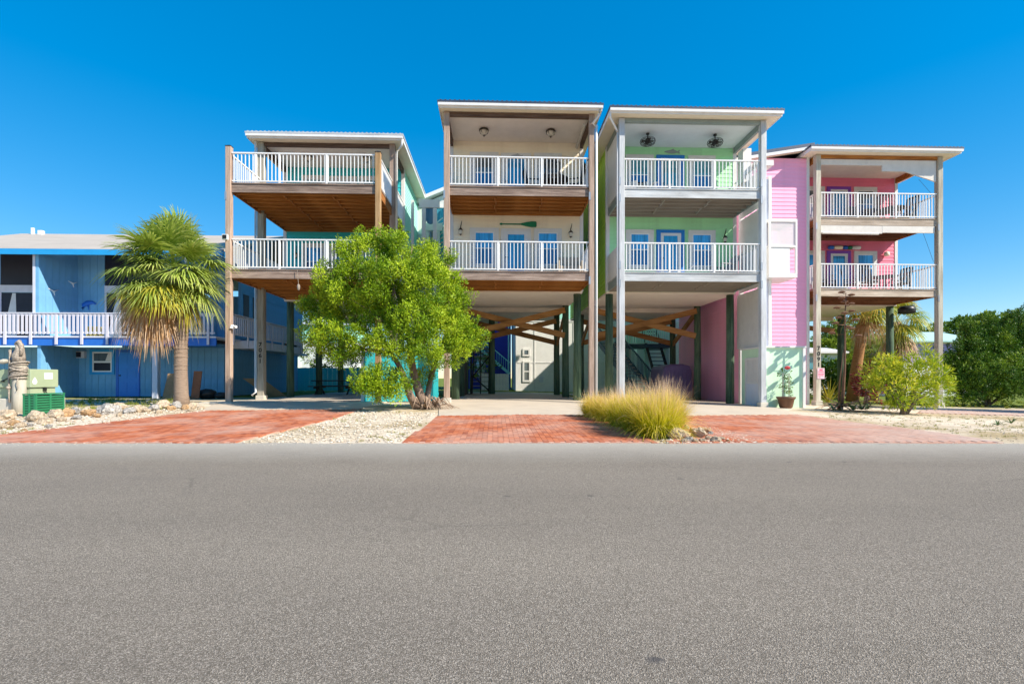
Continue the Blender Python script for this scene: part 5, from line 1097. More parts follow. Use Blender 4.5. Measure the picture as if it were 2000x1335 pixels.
# ---------------------------------------------------------------- plants
def leafcloud(axes, cent, lens, k, rad, ll, lw, spread=.8, tone=None):
    """sprays of small leaves: axes, cent (n,3), lens (n,)"""
    n = len(cent); N = n*k
    a = np.repeat(axes, k, 0); c = np.repeat(cent, k, 0); L = np.repeat(lens, k)[:, None]
    s = rng.random((N, 1))**.8
    rv = rng.normal(size=(N, 3)); rv -= (rv*a).sum(1, keepdims=True)*a; rv /= np.linalg.norm(rv, axis=1, keepdims=True)+1e-9
    b = c+a*L*s+rv*rad*L*(1.05-s*.8)*np.sqrt(rng.random((N, 1)))
    d = a+rv*spread+rng.normal(size=(N, 3))*.35; d /= np.linalg.norm(d, axis=1, keepdims=True)
    p = np.cross(d, rng.normal(size=(N, 3))); p /= np.linalg.norm(p, axis=1, keepdims=True)+1e-9
    l = ll*rng.uniform(.6, 1.25, (N, 1)); w_ = lw*rng.uniform(.7, 1.2, (N, 1))
    V = np.stack([b, b+d*l*.45+p*w_/2, b+d*l, b+d*l*.45-p*w_/2], 1).reshape(-1, 3)
    Fq = np.arange(N*4).reshape(N, 4)
    t = np.repeat(tone if tone is not None else rng.random(n), k)
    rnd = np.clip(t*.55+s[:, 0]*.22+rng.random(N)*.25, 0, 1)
    return V, Fq, rnd
def blobcloud(blobs, dens, k, rad, ll, lw, lmin, lmax, up=.5, shell=(.62, 1.05), spread=.8, zmin=None):
    A, Cn, Ln, T = [], [], [], []
    for (cx, cy, cz, rx, ry, rz) in blobs:
        n = max(4, int(dens*(rx*ry+rx*rz+ry*rz)/3*4)); u = rng.normal(size=(n, 3)); u /= np.linalg.norm(u, axis=1, keepdims=True)
        f = rng.uniform(shell[0]**2, shell[1]**2, (n, 1))**.5
        pos = np.array([cx, cy, cz])+u*f*np.array([rx, ry, rz])
        ax_ = u*np.array([1/rx, 1/ry, 1/rz])*min(rx, rz)+np.array([0, 0, up])+rng.normal(size=(n, 3))*.38
        ax_ /= np.linalg.norm(ax_, axis=1, keepdims=True)
        A.append(ax_); Cn.append(pos); Ln.append(rng.uniform(lmin, lmax, n)); T.append(np.clip(rng.normal(.45, .30, n)+rng.normal(0, .12), 0, 1))
    A = np.concatenate(A); Cn = np.concatenate(Cn); Ln = np.concatenate(Ln); T = np.concatenate(T)
    if zmin is not None:
        q = Cn[:, 2] > zmin; A, Cn, Ln, T = A[q], Cn[q], Ln[q], T[q]
    return leafcloud(A, Cn, Ln, k, rad, ll, lw, spread, T)
def clumpcloud(blobs, dens, r0, r1, per, ll, lw, up=.5, shell=(.55, 1.0), flat=.8):
    """round clumps of small leaves set over each blob; leaves face outwards from their clump"""
    B, O, T, S = [], [], [], []
    for (cx, cy, cz, rx, ry, rz) in blobs:
        n = max(3, int(dens*(rx*ry+rx*rz+ry*rz)/3*4)); u = rng.normal(size=(n, 3)); u /= np.linalg.norm(u, axis=1, keepdims=True)
        f = rng.uniform(shell[0]**2, shell[1]**2, (n, 1))**.5
        c = np.array([cx, cy, cz])+u*f*np.array([rx, ry, rz])
        r = rng.uniform(r0, r1, n); k = (per*(r/r1)**2).astype(int)+8; tone = np.clip(rng.normal(.40, .30, n), 0, 1)
        c, r, tone = np.repeat(c, k, 0), np.repeat(r, k)[:, None], np.repeat(tone, k)
        N = len(c); o = rng.normal(size=(N, 3))+np.array([0, 0, up]); o /= np.linalg.norm(o, axis=1, keepdims=True)
        q = rng.uniform(.35, 1.0, (N, 1))**.6*(1+.35*np.maximum(0, o[:, 2:3])*rng.random((N, 1)))
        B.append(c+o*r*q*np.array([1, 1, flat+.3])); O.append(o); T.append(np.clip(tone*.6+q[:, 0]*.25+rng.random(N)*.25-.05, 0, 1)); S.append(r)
    B = np.concatenate(B); O = np.concatenate(O); T = np.concatenate(T); N = len(B)
    d = O*.55+np.array([0, 0, .35])+rng.normal(size=(N, 3))*.55; d /= np.linalg.norm(d, axis=1, keepdims=True)
    p = np.cross(d, O+rng.normal(size=(N, 3))*.35); p /= np.linalg.norm(p, axis=1, keepdims=True)+1e-9
    l = ll*rng.uniform(.6, 1.3, (N, 1)); w_ = lw*rng.uniform(.7, 1.2, (N, 1)); nn = np.cross(d, p)*l*.12
    V = np.stack([B, B+d*l*.45+p*w_/2+nn, B+d*l, B+d*l*.45-p*w_/2+nn], 1).reshape(-1, 3)
    return V, np.arange(N*4).reshape(N, 4), T
def join_clouds(*cl):
    n, V, Fq, T = 0, [], [], []
    for v, f, t in cl: V.append(v); Fq.append(f+n); T.append(t); n += len(v)
    return np.concatenate(V), np.concatenate(Fq), np.concatenate(T)
def cloud_obj(name, data, m, parent, loc=(0, 0, 0)):
    V, Fq, rnd = data
    return inst(name, np_mesh(name, V, Fq, m, {'rnd': ('FACE', rnd)}), parent, loc)

# --- the yellow green juniper between the first two drives
JX, JY = gp(826, 797); JZ = gz(JX, JY)
ju = empty('juniper_tree', (JX, JY, JZ), 'bushy yellow green juniper tree with twisted trunks before the turquoise house', 'tree')
def loc_(px, py, dy=0):                                    # metres from the foot of the tree
    X, z = at(px, py, JY+dy); return (X-JX, dy, z-JZ)
tb_ = MB()
T1 = [loc_(829,798), loc_(818,765,.05), loc_(809,735,.1), loc_(803,700,.1), loc_(800,665,.0), loc_(790,620,-.1), loc_(775,570,.0)]
T2 = [loc_(814,797,-.15), loc_(800,770,-.25), loc_(793,745,-.3), loc_(780,715,-.4), loc_(765,690,-.5), loc_(740,655,-.5)]
T3 = [loc_(833,797,.1), loc_(835,770,.4), loc_(842,735,.6), loc_(856,690,.7), loc_(875,650,.6), loc_(890,620,.5)]
tb_.tube(T1, [.17,.14,.12,.11,.10,.08,.05], 9).tube(T2, [.13,.12,.10,.08,.06,.03], 8).tube(T3, [.12,.10,.09,.07,.05,.03], 8)
for (a, b_, c_) in (((803,700,.1),(840,660,.3),(870,600,.4)), ((800,665,0),(740,620,-.4),(680,580,-.3)), ((790,620,-.1),(745,570,.3),(715,510,.2)), ((775,570,0),(800,520,-.1),(805,480,0)), ((793,745,-.3),(765,760,-.6),(730,765,-.7)), ((765,690,-.5),(700,680,-.4),(640,680,-.3)), ((780,715,-.4),(760,740,-.9),(745,750,-1.0)), ((856,690,.7),(900,680,.3),(930,662,.0))):
    tb_.tube([loc_(*a), loc_(*b_), loc_(*c_)], [.06, .045, .015], 6)
tb_.build('trunk', M['bark'], ju, smooth=True)
jb = []
for (px, py, rx, ry, dy) in ((715,508,62,42,.3),(790,500,58,36,.0),(845,520,36,34,.3),(655,548,42,40,.2),(700,560,60,48,-.4),(770,560,66,48,-.7),(835,565,58,50,-.4),(872,600,42,44,.2),(668,590,40,34,.5),(640,612,34,30,.6),(618,606,20,16,.8),(720,620,46,36,.7),
        (820,625,64,40,-.8),(875,648,46,38,-.3),(905,668,34,26,.1),(932,660,18,14,.0),(868,690,46,26,-.2),(640,655,34,28,-.5),(660,685,42,22,-.9),(700,678,30,20,-.5),(770,672,58,30,-1.0),(830,690,40,24,-1.1),(735,640,40,26,-.3),
        (752,742,42,26,-1.1),(735,763,34,14,-1.2),(775,757,28,18,-1.0),(718,752,14,10,-1.2),(825,745,22,24,.7),(702,476,16,20,.2),(742,474,12,16,.1),(845,490,14,14,.2),(885,560,22,30,.3),(615,600,28,22,.9),(602,628,20,15,.7),(640,572,28,26,.9),(612,656,28,18,.4)):
    x, y, z = loc_(px, py, dy); s = (15.2+dy)/960
    jb.append((x, y, z, rx*s*.88, (rx+ry)/2*s*.9, ry*s*.88))
spk = []
for _ in range(46):
    bx = random.choice(jb[:26]); an = random.uniform(-.3, 3.4); u_ = Vector((math.cos(an), random.uniform(-.6, .4), max(.1, math.sin(an)))); spk.append((bx[0]+u_.x*bx[3]*1.05, bx[1]+u_.y*bx[4], bx[2]+u_.z*bx[5]*1.05, .10, .10, .22))
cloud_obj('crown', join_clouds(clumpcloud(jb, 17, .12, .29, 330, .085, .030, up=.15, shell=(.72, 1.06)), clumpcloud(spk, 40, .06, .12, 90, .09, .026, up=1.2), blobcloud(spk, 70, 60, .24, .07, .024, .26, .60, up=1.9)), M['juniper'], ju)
# dry roots heaped at its foot
rr_ = MB()
for i in range(46):
    a_ = random.uniform(-.6, 1.9); l_ = random.uniform(.35, .95); x0_, y0_ = random.uniform(-.05, .45), random.uniform(-.3, .2)
    rr_.tube([(x0_, y0_, .05), (x0_+l_*.5*math.cos(a_), y0_-l_*.4*abs(math.sin(a_)), random.uniform(.12, .38)), (x0_+l_*math.cos(a_), y0_-l_*.7*abs(math.sin(a_)), .01)], [.022, .018, .006], 5)
rr_.build('root', M['root'], ju, smooth=True)

# --- palms
def frond(parent, c, az, el, lp, lb, m, nseg=34, droop=.28, fan=120, wd=.05, fold=.0):
    d = Vector((math.cos(az)*math.cos(el), math.sin(az)*math.cos(el), math.sin(el))); s = Vector((-math.sin(az), math.cos(az), 0)); u = d.cross(s)
    if u.z < 0: u = -u
    V, Fq, A = [], [], []
    c = Vector(c); h = c+d*lp+Vector((0, 0, -.12*lp*max(0, math.cos(el))))
    pd = (s*.022)
    V += [c-pd, c+pd, h+pd*.7, h-pd*.7]; Fq.append((0,1,2,3)); A.append(.2)
    d2 = (d+Vector((0,0,-.35))*max(0, math.cos(el))).normalized()
    for i in range(nseg):
        f = R(-fan+2*fan*i/(nseg-1)+random.uniform(-3, 3)); dr = (d2*math.cos(f)+s*math.sin(f)+u*(.25*math.cos(f)+random.uniform(-.12, .12))).normalized()
        L = lb*(.62+.38*math.cos(f*.55))*random.uniform(.85, 1.08); side = dr.cross(u).normalized(); k0 = len(V); q = random.uniform(.9, 1.1)
        for j, (t, ww) in enumerate(((0, .35), (.3, 1), (.6, .8), (.82, .45), (1, .05))):
            p = h+dr*L*t+Vector((0, 0, -droop*q*(L*t)**2*(1+1.2*max(0, t-.55)*2)))
            V += [p-side*wd/2*ww, p+side*wd/2*ww]
        for j in range(4): Fq.append((k0+2*j, k0+2*j+1, k0+2*j+3, k0+2*j+2)); A.append(min(1, random.random()*.5+.12*j+.1))
    o = inst('frond', np_mesh('frond', np.array([tuple(v) for v in V]), np.array(Fq), m, {'rnd': ('FACE', np.array(A))}), parent)
    return o
PX, PY = gp(354, 792); PZ = gz(PX, PY)
pa = empty('palm_tree', (PX, PY, PZ), 'cabbage palm with a skirt of dead fronds before the blue house', 'palm')
def pl_(px, py, dy=0):
    X, z = at(px, py, PY+dy); return (X-PX, dy, z-PZ)
tr_ = MB(); pts = [pl_(355,797), pl_(354,770), pl_(353,720), pl_(354,670), pl_(356,620), pl_(350,580), pl_(340,530)]
tr_.tube(pts, [.26,.205,.19,.185,.185,.18,.16], 14)
rg = MB()
for i in range(34):
    t = i/34; z = .15+t*3.2; j = min(5, int(t*5.6)); q = t*5.6-j; p = Vector(pts[j]).lerp(Vector(pts[j+1]), q) if j < 6 else Vector(pts[6])
    r_ = .199+random.uniform(-.006, .005)
    rg.lathe([(r_-.03, -.03), (r_, -.012), (r_, .012), (r_-.03, .03)], (p.x, p.y, p.z), 14)
tk = tr_.build('trunk', M['bark_palm'], pa, smooth=True); rg.build('bark_ring', M['bark_palm'], tk)
hc = pl_(338, 530)
for i in range(56):
    az = i*2.39996+random.uniform(-.5, .5); t = (i+.5)/56
    el = R(80-118*t**.85+random.uniform(-16, 16)); lp = random.uniform(.55, 1.15)
    frond(pa, (hc[0], hc[1], hc[2]+.3*(1-t)), az, el, lp, random.uniform(.88, 1.12), M['frond'], 40, random.uniform(.04, .16)+.12*t, random.uniform(105, 140), .055)
for i in range(9):
    az = R(random.uniform(165, 300)); el = R(random.uniform(-42, -8)); frond(pa, (hc[0]-.15, hc[1], hc[2]-.35), az, el, random.uniform(.5, .85), random.uniform(.85, 1.05), M['frond_yel'], 34, .25, 115, .055)
for i in range(34):
    az = R(random.uniform(100, 380)); el = R(random.uniform(-82, -50)); frond(pa, (hc[0]-.55+random.uniform(-.25, .25), hc[1]-.12, hc[2]-.35-random.random()*.35), az, el, random.uniform(.3, .7), random.uniform(.7, .95), M['frond_dead'], 26, .5, 65, .045)
for i in range(5):
    az = R(random.uniform(-50, 60)); frond(pa, (hc[0], hc[1], hc[2]-.3), az, R(-58), .5, .85, M['frond_dead'] if i % 2 else M['frond_yel'], 26, .5, 70, .045)
def small_palm(px, py, Y, top, lean, label, m_t, nf=24, dead=6, s=1.0):
    X, z = at(px, py, Y); g_ = gz(X, Y); o = empty('palm_tree', (X, Y, g_), label, 'palm', None)
    tx, tz_ = at(top[0], top[1], Y); tx -= X; tz_ -= g_
    MB().tube([(0,0,-.1), (tx*.35, 0, tz_*.4), (tx*.8, 0, tz_*.8), (tx, 0, tz_)], [.34*s,.27*s,.24*s,.20*s], 12).build('trunk', m_t, o, smooth=True)
    for i in range(nf):
        t = (i+.5)/nf; frond(o, (tx, 0, tz_+.15), i*2.4+random.random()*.3, R(78-125*t+random.uniform(-8, 8)), random.uniform(.7, 1.0)*s, random.uniform(.9, 1.2)*s, M['frond'] if random.random() < .7 else M['frond_yel'], 30, .3, 120, .055*s)
    for i in range(dead): frond(o, (tx, 0, tz_-.15), random.uniform(0, 6.28), R(random.uniform(-80, -50)), .7*s, .95*s, M['frond_dead'], 24, .45, 70, .05*s)
    return o
small_palm(1664, 772, 26.0, (1692, 600), 0, 'leaning palm with orange trunk behind the pink house carport', M['bark_orange'], 22, 5, .95)
small_palm(1752, 745, 27.5, (1752, 628), 0, 'pale yellowish palm beyond the right pile of the pink house', M['bark_palm'], 26, 12, 1.05)
small_palm(1705, 760, 29.5, (1716, 690), 0, 'low dark fan palm behind the oleander bush', M['bark_palm'], 22, 2, .9)

# --- ornamental grass
def blades(n, H, spread, wmin, wmax, base_r, tilt0=(0, 0), seg=4, top_t=1.0):
    az = rng.uniform(0, 2*PI, n); ln = np.abs(rng.normal(0, spread, n)); L = H*rng.uniform(.55, 1.08, n)*(1-.10*ln)
    rb = base_r*np.sqrt(rng.random(n)); ba = rng.uniform(0, 2*PI, n)
    bx, by = rb*np.cos(ba), rb*np.sin(ba); az = np.where(rng.random(n) < .6, ba+rng.normal(0, .6, n), az)
    w_ = rng.uniform(wmin, wmax, n); V, Hh = [], []
    sd_ = np.stack([-np.sin(az), np.cos(az), np.zeros(n)], 1)
    tw_ = rng.normal(0, .6, n)[:, None]; sd_ = sd_+np.stack([np.cos(az), np.sin(az), np.zeros(n)], 1)*tw_; sd_ /= np.linalg.norm(sd_, axis=1, keepdims=True)
    for j in range(seg+1):
        t = j/seg; th = ln*(.35+1.0*t); r_ = L*t*np.sin(th*.75); z = L*t*np.cos(th*.8)
        c = np.stack([bx+r_*np.cos(az)+tilt0[0]*t*L, by+r_*np.sin(az)+tilt0[1]*t*L, z], 1)
        ww = (w_*(1-t)**.6*.5+.0006)[:, None]
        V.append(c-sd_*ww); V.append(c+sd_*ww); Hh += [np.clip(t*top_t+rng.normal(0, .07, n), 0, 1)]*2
    V = np.stack(V, 1).reshape(-1, 3); Hh = np.stack(Hh, 1).reshape(-1); k = 2*(seg+1)
    o = (np.arange(n)*k)[:, None, None]; f = np.array([[2*j, 2*j+1, 2*j+3, 2*j+2] for j in range(seg)])[None]
    return V, (o+f).reshape(-1, 4), Hh
def grass_obj(name, parts_, m, parent=None, loc=(0, 0, 0)):
    V, Fs, Hh, n = [], [], [], 0
    for v, f, h in parts_: V.append(v); Fs.append(f+n); Hh.append(h); n += len(v)
    return inst(name, np_mesh(name, np.concatenate(V), np.concatenate(Fs), m, {'h': ('POINT', np.concatenate(Hh))}), parent, loc)
for i, (px, py, H, br, lab) in enumerate(((1160,815,.66,.20,'ornamental grass clump farthest back, at the left end of the row'), (1190,822,.74,.24,'second ornamental grass clump from the back of the row'), (1222,832,.84,.26,'middle clump in the row of golden ornamental grass'), (1250,842,.92,.26,'ornamental grass clump between the middle one and the rocks'), (1283,852,1.02,.28,'largest ornamental grass clump beside the pale boulder at the road'), (1302,838,.98,.24,'ornamental grass clump right behind the pale boulder'))):
    X, Y = gp(px, py); g_ = gz(X, Y)
    o = empty('ornamental_grass', (X, Y, g_), lab, 'grass clump', 'ornamental grass beside the right drive')
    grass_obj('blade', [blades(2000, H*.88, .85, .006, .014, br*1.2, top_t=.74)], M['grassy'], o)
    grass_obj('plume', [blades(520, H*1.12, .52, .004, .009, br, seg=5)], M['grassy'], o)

# --- bushes
def bush(name, label, cat, px, py, Y, blobs_px, m, dens, k, rad, ll, lw, l0, l1, up, stem_m=None, stems=6, spread=.8, shell=(.5, 1.05), group=None, clump=None, spikes=0):
    X, z = at(px, py, Y); g_ = gz(X, Y); o = empty(name, (X, Y, g_), label, cat, group)
    bl = []
    for (bx, by, rx, ry, dy) in blobs_px:
        x, zz = at(bx, by, Y+dy); s = (Y+dy)/960*1.02; bl.append((x-X, dy, zz-g_, rx*s, (rx+ry)/2*s, ry*s))
    if stem_m is not None:
        st_ = MB()
        for i in range(stems):
            b_ = bl[i % len(bl)]; st_.tube([(random.uniform(-.15,.15), random.uniform(-.1,.1), -.05), (b_[0]*.45, b_[1]*.4, b_[2]*.55), (b_[0], b_[1], b_[2])], [.05, .035, .012], 6)
        st_.build('stem', stem_m, o, smooth=True)
    if clump: dat = join_clouds(clumpcloud(bl, clump[0], clump[1], clump[2], clump[3], ll, lw, up=up), blobcloud(bl, dens, k, rad, ll, lw, l0, l1, up*1.6, shell, spread, zmin=.02))
    else: dat = blobcloud(bl, dens, k, rad, ll, lw, l0, l1, up, shell, spread, zmin=.02)
    if spikes:
        sp = []
        for _ in range(spikes):
            b_ = random.choice(bl); an = random.uniform(.2, 2.9); sp.append((b_[0]+math.cos(an)*b_[3], b_[1]+random.uniform(-.6, .6)*b_[4], b_[2]+math.sin(an)*b_[5]*1.05, .11, .11, .24))
        dat = join_clouds(dat, blobcloud(sp, 40, 60, .24, ll*.8, lw*.8, .22, .48, 2.2))
    cloud_obj('crown', dat, m, o)
    return o
bush('oleander_bush', 'yellow green oleander bush in the sand before the pink house', 'bush', 1765, 808, 15.6,
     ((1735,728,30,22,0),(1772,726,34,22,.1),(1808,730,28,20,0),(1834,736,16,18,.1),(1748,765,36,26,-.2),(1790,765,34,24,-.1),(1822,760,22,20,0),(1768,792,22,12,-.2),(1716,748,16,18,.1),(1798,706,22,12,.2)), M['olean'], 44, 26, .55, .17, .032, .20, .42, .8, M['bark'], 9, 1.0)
bush('cedar_tree', 'large dark green cedar filling the right edge behind the sandy verge', 'tree', 1925, 792, 22.6,
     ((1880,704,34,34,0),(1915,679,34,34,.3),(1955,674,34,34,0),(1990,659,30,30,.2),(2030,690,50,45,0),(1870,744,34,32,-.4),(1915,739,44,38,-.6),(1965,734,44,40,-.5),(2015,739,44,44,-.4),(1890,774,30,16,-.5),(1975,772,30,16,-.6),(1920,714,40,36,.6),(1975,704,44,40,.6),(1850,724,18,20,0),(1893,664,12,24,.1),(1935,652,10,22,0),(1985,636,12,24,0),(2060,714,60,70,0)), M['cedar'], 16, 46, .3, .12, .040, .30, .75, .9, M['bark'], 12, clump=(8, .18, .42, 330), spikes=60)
bush('cedar_tree', 'dark cedar at the far right edge whose shade falls on the shaded drive', 'tree', 2190, 812, 16.4, ((2180,560,60,60,0),(2230,600,70,60,.2),(2190,660,60,50,-.2),(2250,680,60,60,0),(2200,500,50,50,0),(2210,440,34,40,.1)), M['cedar'], 10, 40, .3, .14, .05, .30, .7, .9, M['bark'], 8, clump=(7, .2, .45, 240))
bush('flowering_shrub', 'dark red leaved shrub in the shade between the palm and the oleander', 'bush', 1693, 785, 22.5, ((1690,740,16,26,0),(1700,760,16,22,0)), leafmat('red_shrub_leaf', [(.05,.01,.015),(.16,.03,.03),(.45,.04,.05)]), 40, 26, .5, .14, .04, .2, .4, .4, M['bark'], 4)
for i, (px, py, Y, bl, lab) in enumerate(((1612,760,31.5,((1606,748,16,22,0),(1626,738,16,28,0),(1650,748,18,24,0)),'dark shrubbery in the shade behind the numbered post of the pink house'), (1630,740,38,((1622,690,26,40,0),(1650,660,24,30,0)),'green shrub behind the piles of the pink carport'), (1700,740,40,((1690,700,34,30,0),(1725,700,30,34,0),(1670,720,24,30,0)),'dark tree mass behind the leaning palm'), (1870,660,62,((1850,648,24,10,0),(1875,640,22,12,0),(1830,650,16,8,0)),'low tree line beyond the lavender house'), (1800,660,70,((1790,652,30,8,0),(1820,656,20,7,0)),'distant tree line left of the lavender house roof'), (1950,700,50,((1960,640,60,20,0),(2040,650,50,30,0)),'far trees behind the dark cedar'))):
    bush('background_tree', lab, 'tree', px, py, Y, bl, M['shrub'] if i not in (0, 2) else M['cedar'], 26 if Y < 50 else 6, 26, .5, .28 if Y < 50 else .5, .10 if Y < 50 else .2, .5, 1.0, .4, M['bark'], 3, group=None)
for i, (px, bl, lab) in enumerate(((622,((612,700,18,12,0),(640,704,20,10,.5)),'sunlit shrub above the blue fence, behind the left shaded pile'), (668,((665,702,22,12,0),(690,706,18,10,0)),'sunlit shrub above the blue fence, behind the picnic table'), (945,((935,700,14,22,0),(948,720,12,20,0)),'bright shrub behind the dark stair of the cream house'), (1262,((1250,725,10,14,0),(1262,735,10,14,0)),'bright shrub behind the teal stair of the green house'))):
    bush('background_shrub', lab, 'bush', px, 745, 37.0, bl, M['shrub'], 16, 26, .5, .22, .08, .4, .8, .4, M['bark'], 2, group=None)

# --- agave with its dead flower stalk
AX, AY = gp(1643, 800); AG = gz(AX, AY)
ag = empty('agave_plant', (AX, AY, AG), 'dead agave with a tall dry flower stalk before the pink house', 'agave')
tz_ = at(1655, 572, AY)[1]-AG; tx_ = at(1655, 572, AY)[0]-AX
sp_ = [Vector((tx_*t+.05*math.sin(t*5), 0, tz_*t)) for t in (0, .15, .35, .6, .8, 1)]
sk = MB().tube(sp_, [.060,.052,.036,.028,.022,.012], 8).tube([(-.08,.03,0),(-.02,.04,1.0),(.10,.02,2.1)], [.034,.026,.010], 6); 
for i in range(15):
    t = .62+.375*i/14; p = Vector((tx_*t+.05*math.sin(t*5), 0, tz_*t)); a_ = i*2.4; l_ = .42*(1.12-t)*2.0+.06
    e = p+Vector((math.cos(a_)*l_, math.sin(a_)*l_*.6, .05)); sk.tube([p, p.lerp(e, .6)-Vector((0,0,.03)), e], [.014,.010,.008], 5)
sk.build('stalk', M['stalk'], ag, smooth=True)
pdm = MB().lathe([(.01,-.03),(.10,-.01),(.12,.02),(.06,.05),(.01,.06)], (0,0,0), 8).mesh('seed_cluster', M['stalk'])
for i in range(15):
    t = .62+.375*i/14; p = Vector((tx_*t+.05*math.sin(t*5), 0, tz_*t)); a_ = i*2.4; l_ = .42*(1.12-t)*2.0+.06
    inst('seed_cluster', pdm, ag, (p.x+math.cos(a_)*l_, p.y+math.sin(a_)*l_*.6, p.z+.05))
def agave_leaf(L, el, wd, curve):
    V = []; n = 6
    for j in range(n+1):
        t = j/n; x = L*t*math.cos(el+curve*t); z = L*t*math.sin(el+curve*t)+.02; w_ = wd*(1-t)**.55*(.55+.9*t if t < .4 else .9)
        V += [(x, -w_, z+w_*.35), (x, 0, z), (x, w_, z+w_*.35)]
    return V, [(3*j+a_, 3*j+a_+1, 3*j+a_+4, 3*j+a_+3) for j in range(n) for a_ in (0, 1)]
def rosette(parent, loc, n, L, m, wd=.05, el=(10, 60)):
    for i in range(n):
        v, f = agave_leaf(L*random.uniform(.75, 1.1), R(random.uniform(*el)), wd, random.uniform(-.5, .1)); me = np_mesh('leaf', np.array(v), np.array(f), m, {'rnd': ('FACE', rng.random(len(f))*.7)})
        inst('leaf', me, parent, loc, (0, 0, i*2.4+random.uniform(-.2, .2)))
rosette(ag, (-.45, -.25, 0), 12, .42, M['agave']); rosette(ag, (.05, -.5, 0), 14, .40, M['agave']); rosette(ag, (.5, -.3, 0), 14, .48, M['agave']); rosette(ag, (.85, -.1, 0), 8, .35, M['agave'])
M['deadleaf'] = leafmat('dead_agave_leaf', [(.20,.13,.09),(.40,.28,.20),(.55,.42,.32)])
rosette(ag, (0, 0, .10), 34, 1.05, M['deadleaf'], .06, (-6, 24))
for (px, py, lab, n, L) in ((1948, 832, 'small green agave in the sand at the right edge', 12, .22), (1975, 828, 'second small agave at the right edge, nearest the shaded drive', 12, .24)):
    X, Y = gp(px, py); o = empty('small_agave', (X, Y, gz(X, Y)), lab, 'agave', 'small agaves in the sand'); rosette(o, (0, 0, 0), n, L, M['agave'], .025, (15, 70))
X, Y = ax(1618, 21.8), 21.8; o = empty('yucca_plant', (X, Y, gz(X, Y)), 'spiky yucca beside the numbered post of the pink house', 'yucca'); rosette(o, (0, 0, 0), 26, 1.15, M['frond_yel'], .035, (35, 82))
# trellised flower
V_, F_, r_ = blobcloud([(0,0,.6,.16,.14,.22),(.02,0,.95,.15,.13,.22),(-.02,0,1.25,.17,.14,.14),(.15,0,.75,.12,.1,.08),(.2,0,1.0,.08,.08,.06)], 90, 14, .5, .07, .03, .08, .16, .5)
tag(cloud_obj('foliage', (V_, F_, r_), M['shrub'], po), kind='stuff')
MB().lathe([(.01,-.05),(.08,-.02),(.10,.03),(.05,.07),(.01,.08)], (.02,-.05,1.42), 10).build('flower', M['flower'], po)

# ---------------------------------------------------------------- rocks
M['rock'] = paint('pale_limestone', (.58,.46,.33), .95, .55, 3.5, bump=.8, bscale=7, dirt=.85, dirtc=(.20,.14,.09)); M['rock2'] = paint('grey_limestone', (.46,.43,.40), .95, .75, 4, bump=1.0, bscale=6); M['rock3'] = paint('tan_limestone', (.54,.34,.18), .95, .5, 4, bump=.8, bscale=7)
rock_me = []
for i in range(7):
    v, f = icomesh(3, 20+i, .45, (1, random.uniform(.75, 1), random.uniform(.6, .85))); v += .05*np.sin(v[:, [1, 2, 0]]*7+i)
    for m in ('rock', 'rock2', 'rock3'): rock_me.append(np_mesh('rock', v, f, M[m]))
def rock(px, py, wpx, label, group, kind=None):
    X, Y = gp(px, py); s = wpx/2*Y/960*.95; i = random.randrange(7); kd = kind if kind is not None else random.choice((0, 0, 0, 2, 2, 1))
    o = inst('rock', rock_me[i*3+kd], None, (X, Y, gz(X, Y)+s*.32), (random.uniform(-.25, .25), random.uniform(-.25, .25), random.uniform(0, 6.3)), (s, s*random.uniform(.75, 1), s*random.uniform(.75, 1.05))); tag(o, label, 'rock', group)
rL = 'pale limestone rocks bordering the left drive'; lbL = 'pale limestone rock in the border between the left brick drive and the blue house'
rock(212, 808, 44, 'big pitted grey rock with a dark underside in the left rock border', rL, 1)
rock(232, 801, 34, 'rounded pale rock behind the big pitted grey one in the left border', rL, 0); rock(70, 822, 42, 'pale rock just right of the foot of the rope wrapped piling', rL, 0); rock(108, 815, 40, 'pale rock in front of the green slatted crate', rL, 0); rock(26, 830, 26, 'small orange tan rock left of the rope wrapped piling', rL, 2); rock(12, 790, 46, 'tan boulder at the left edge beside the transformer box', rL, 2)
for (px, py, wp, lab) in ((6,818,36,'wide pale rock at the left edge of the photo, left of the piling foot'),(40,834,22,'small rock in front of the foot of the rope wrapped piling'),(20,812,30,'rock touching the left side of the piling foot'),(88,826,26,'rock before the gap between the piling and the crate front'),(130,812,32,'pale rock at the right corner of the green crate'),(150,808,34,'broad pale rock just right of the green crate'),(148,818,20,'small rock in front of the broad one right of the crate'),
        (172,811,32,'pale rock below the left side of the ground floor blue window frame'),(192,808,24,'rock touching the left flank of the big pitted grey rock'),(188,814,18,'small stone before the left flank of the pitted grey rock'),(252,806,28,'pale rock below the middle of the bright blue door'),(268,804,32,'larger pale rock below the right side of the bright blue door'),(284,804,20,'small rock between the blue door and the pale deck post'),
        (300,801,28,'pale rock below the pale deck post of the blue house'),(318,797,36,'broad rock left of the palm trunk, before the leaning dark board'),(335,800,22,'rock leaning against the left foot of the palm trunk'),(344,796,26,'rock close against the palm trunk, partly behind its foot'),(362,799,24,'rock in front of the right foot of the palm trunk'),(376,797,22,'rock just right of the palm trunk'),(392,798,14,'last small stone of the border, next to the concrete footing'),
        (232,812,16,'small stone in front of the rounded rock behind the pitted one'),(120,822,18,'small stone on the gravel before the right corner of the crate'),(56,832,16,'little stone between the piling foot and the pale rock beside it'),(310,806,14,'small stone on the gravel in front of the pale deck post'),(370,803,14,'small stone on the gravel in front of the palm trunk'),(8,836,22,'lowest rock at the left edge of the photo'),(48,842,14,'lowest little stone near the brick drive below the piling'),(95,834,14,'stray little stone on the gravel below the crate')): rock(px, py, wp, lab, rL)
rR = 'pale rocks beside the ornamental grass'
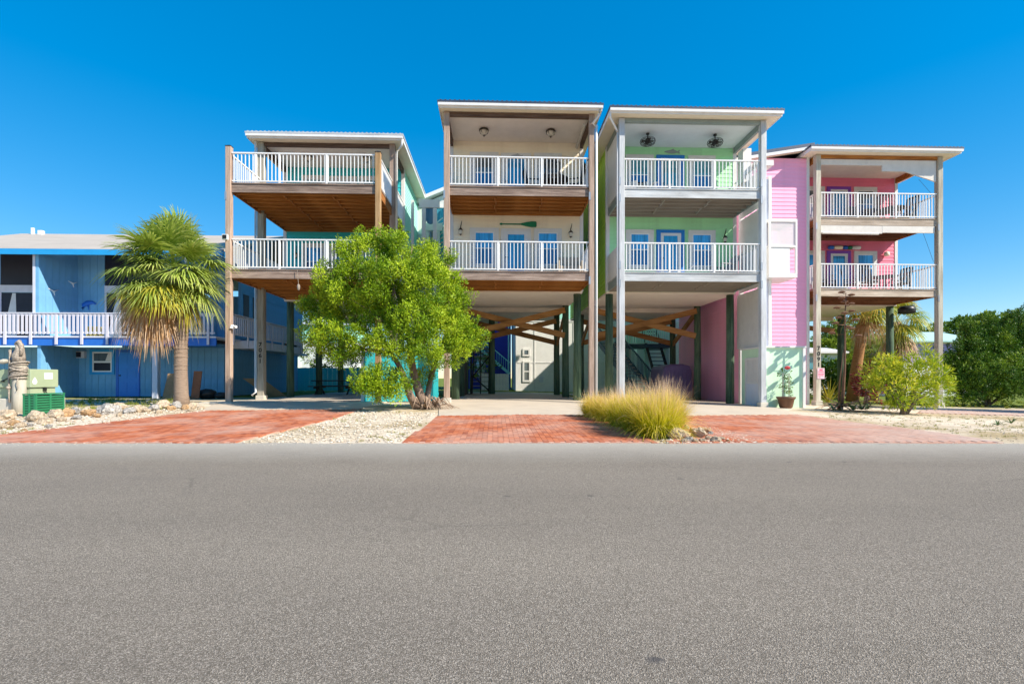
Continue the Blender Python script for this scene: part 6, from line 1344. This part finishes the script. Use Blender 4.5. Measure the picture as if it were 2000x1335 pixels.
rock(1322, 856, 52, 'large pale boulder at the road end of the ornamental grass', rR, 0); rock(1398, 862, 26, 'white rounded stone at the right end of the rock heap by the road', rR, 0); rock(1366, 853, 40, 'broad pale rock in the middle of the rock heap by the road', rR, 0); rock(1376, 845, 30, 'flat brown rock on top of the rock heap by the road', rR, 2); rock(1354, 844, 26, 'brownish rock just right of the large boulder by the road', rR, 2)
for (px, py, wp, lab) in ((1345,861,22,'small stone at the lower right foot of the large road boulder'),(1358,863,20,'small stone at the road edge under the broad middle rock'),(1336,863,18,'small stone directly below the large boulder at the road'),(1384,858,20,'stone between the broad middle rock and the white rounded stone'),(1410,858,16,'small stone right of the white rounded stone'),(1340,838,18,'small stone behind the large boulder, under the grass'),(1388,848,14,'small stone right of the flat brown rock'),(1422,862,10,'tiny stone farthest right of the rock heap by the road'),(1372,862,16,'small stone at the road edge below the flat brown rock')): rock(px, py, wp, lab, rR)

# ---------------------------------------------------------------- ground cover
def scatter_tufts(name, poly, n, H, per, m, keep=None, w_=(.004, .009)):
    x0, x1 = min(p[0] for p in poly), max(p[0] for p in poly); y0, y1 = min(p[1] for p in poly), max(p[1] for p in poly); P = []
    for _ in range(n):
        x, y = random.uniform(x0, x1), random.uniform(y0, y1)
        if not inside((x, y), poly) or edge_d(x, y) < .1: continue
        v, f, h = blades(per, H*random.uniform(.5, 1.2), .8, *w_, .05, seg=2); v = v+np.array([x, y, gz(x, y)-.01]); P.append((v, f, h))
    tag(grass_obj(name, P, m), kind='stuff')
scatter_tufts('dry_grass', [gp(-40,860),gp(-40,835),gp(200,822),gp(60,850)], 24, .07, 26, M['drygrass'])
scatter_tufts('lawn_grass', [gp(115,800),gp(118,786),(-16.5,20.6),(-12.6,20.4),gp(330,790),gp(330,799)], 520, .12, 22, M['lawn'])
scatter_tufts('dry_grass', [gp(690,862),gp(840,815),gp(858,812),gp(790,862)], 46, .06, 22, M['drygrass']); scatter_tufts('dry_grass', [gp(640,821),gp(700,802),gp(790,803),gp(700,830)], 22, .10, 18, M['drygrass'])
scatter_tufts('dry_grass', [gp(1560,812),gp(1590,803),gp(1690,808),gp(1860,812),gp(2080,816),gp(2080,860),gp(1980,862),gp(1700,826)], 420, .06, 16, M['drygrass'])
scatter_tufts('lawn_grass', [gp(1835,795),gp(1850,775),(30,30),(34,22),gp(2120,797)], 900, .16, 20, M['lawn'], w_=(.008, .016))
scatter_tufts('lawn_grass', [gp(960,765),(-1.5,32.8),(1.6,33.0),(1.4,29.5)], 60, .12, 16, M['lawn'])
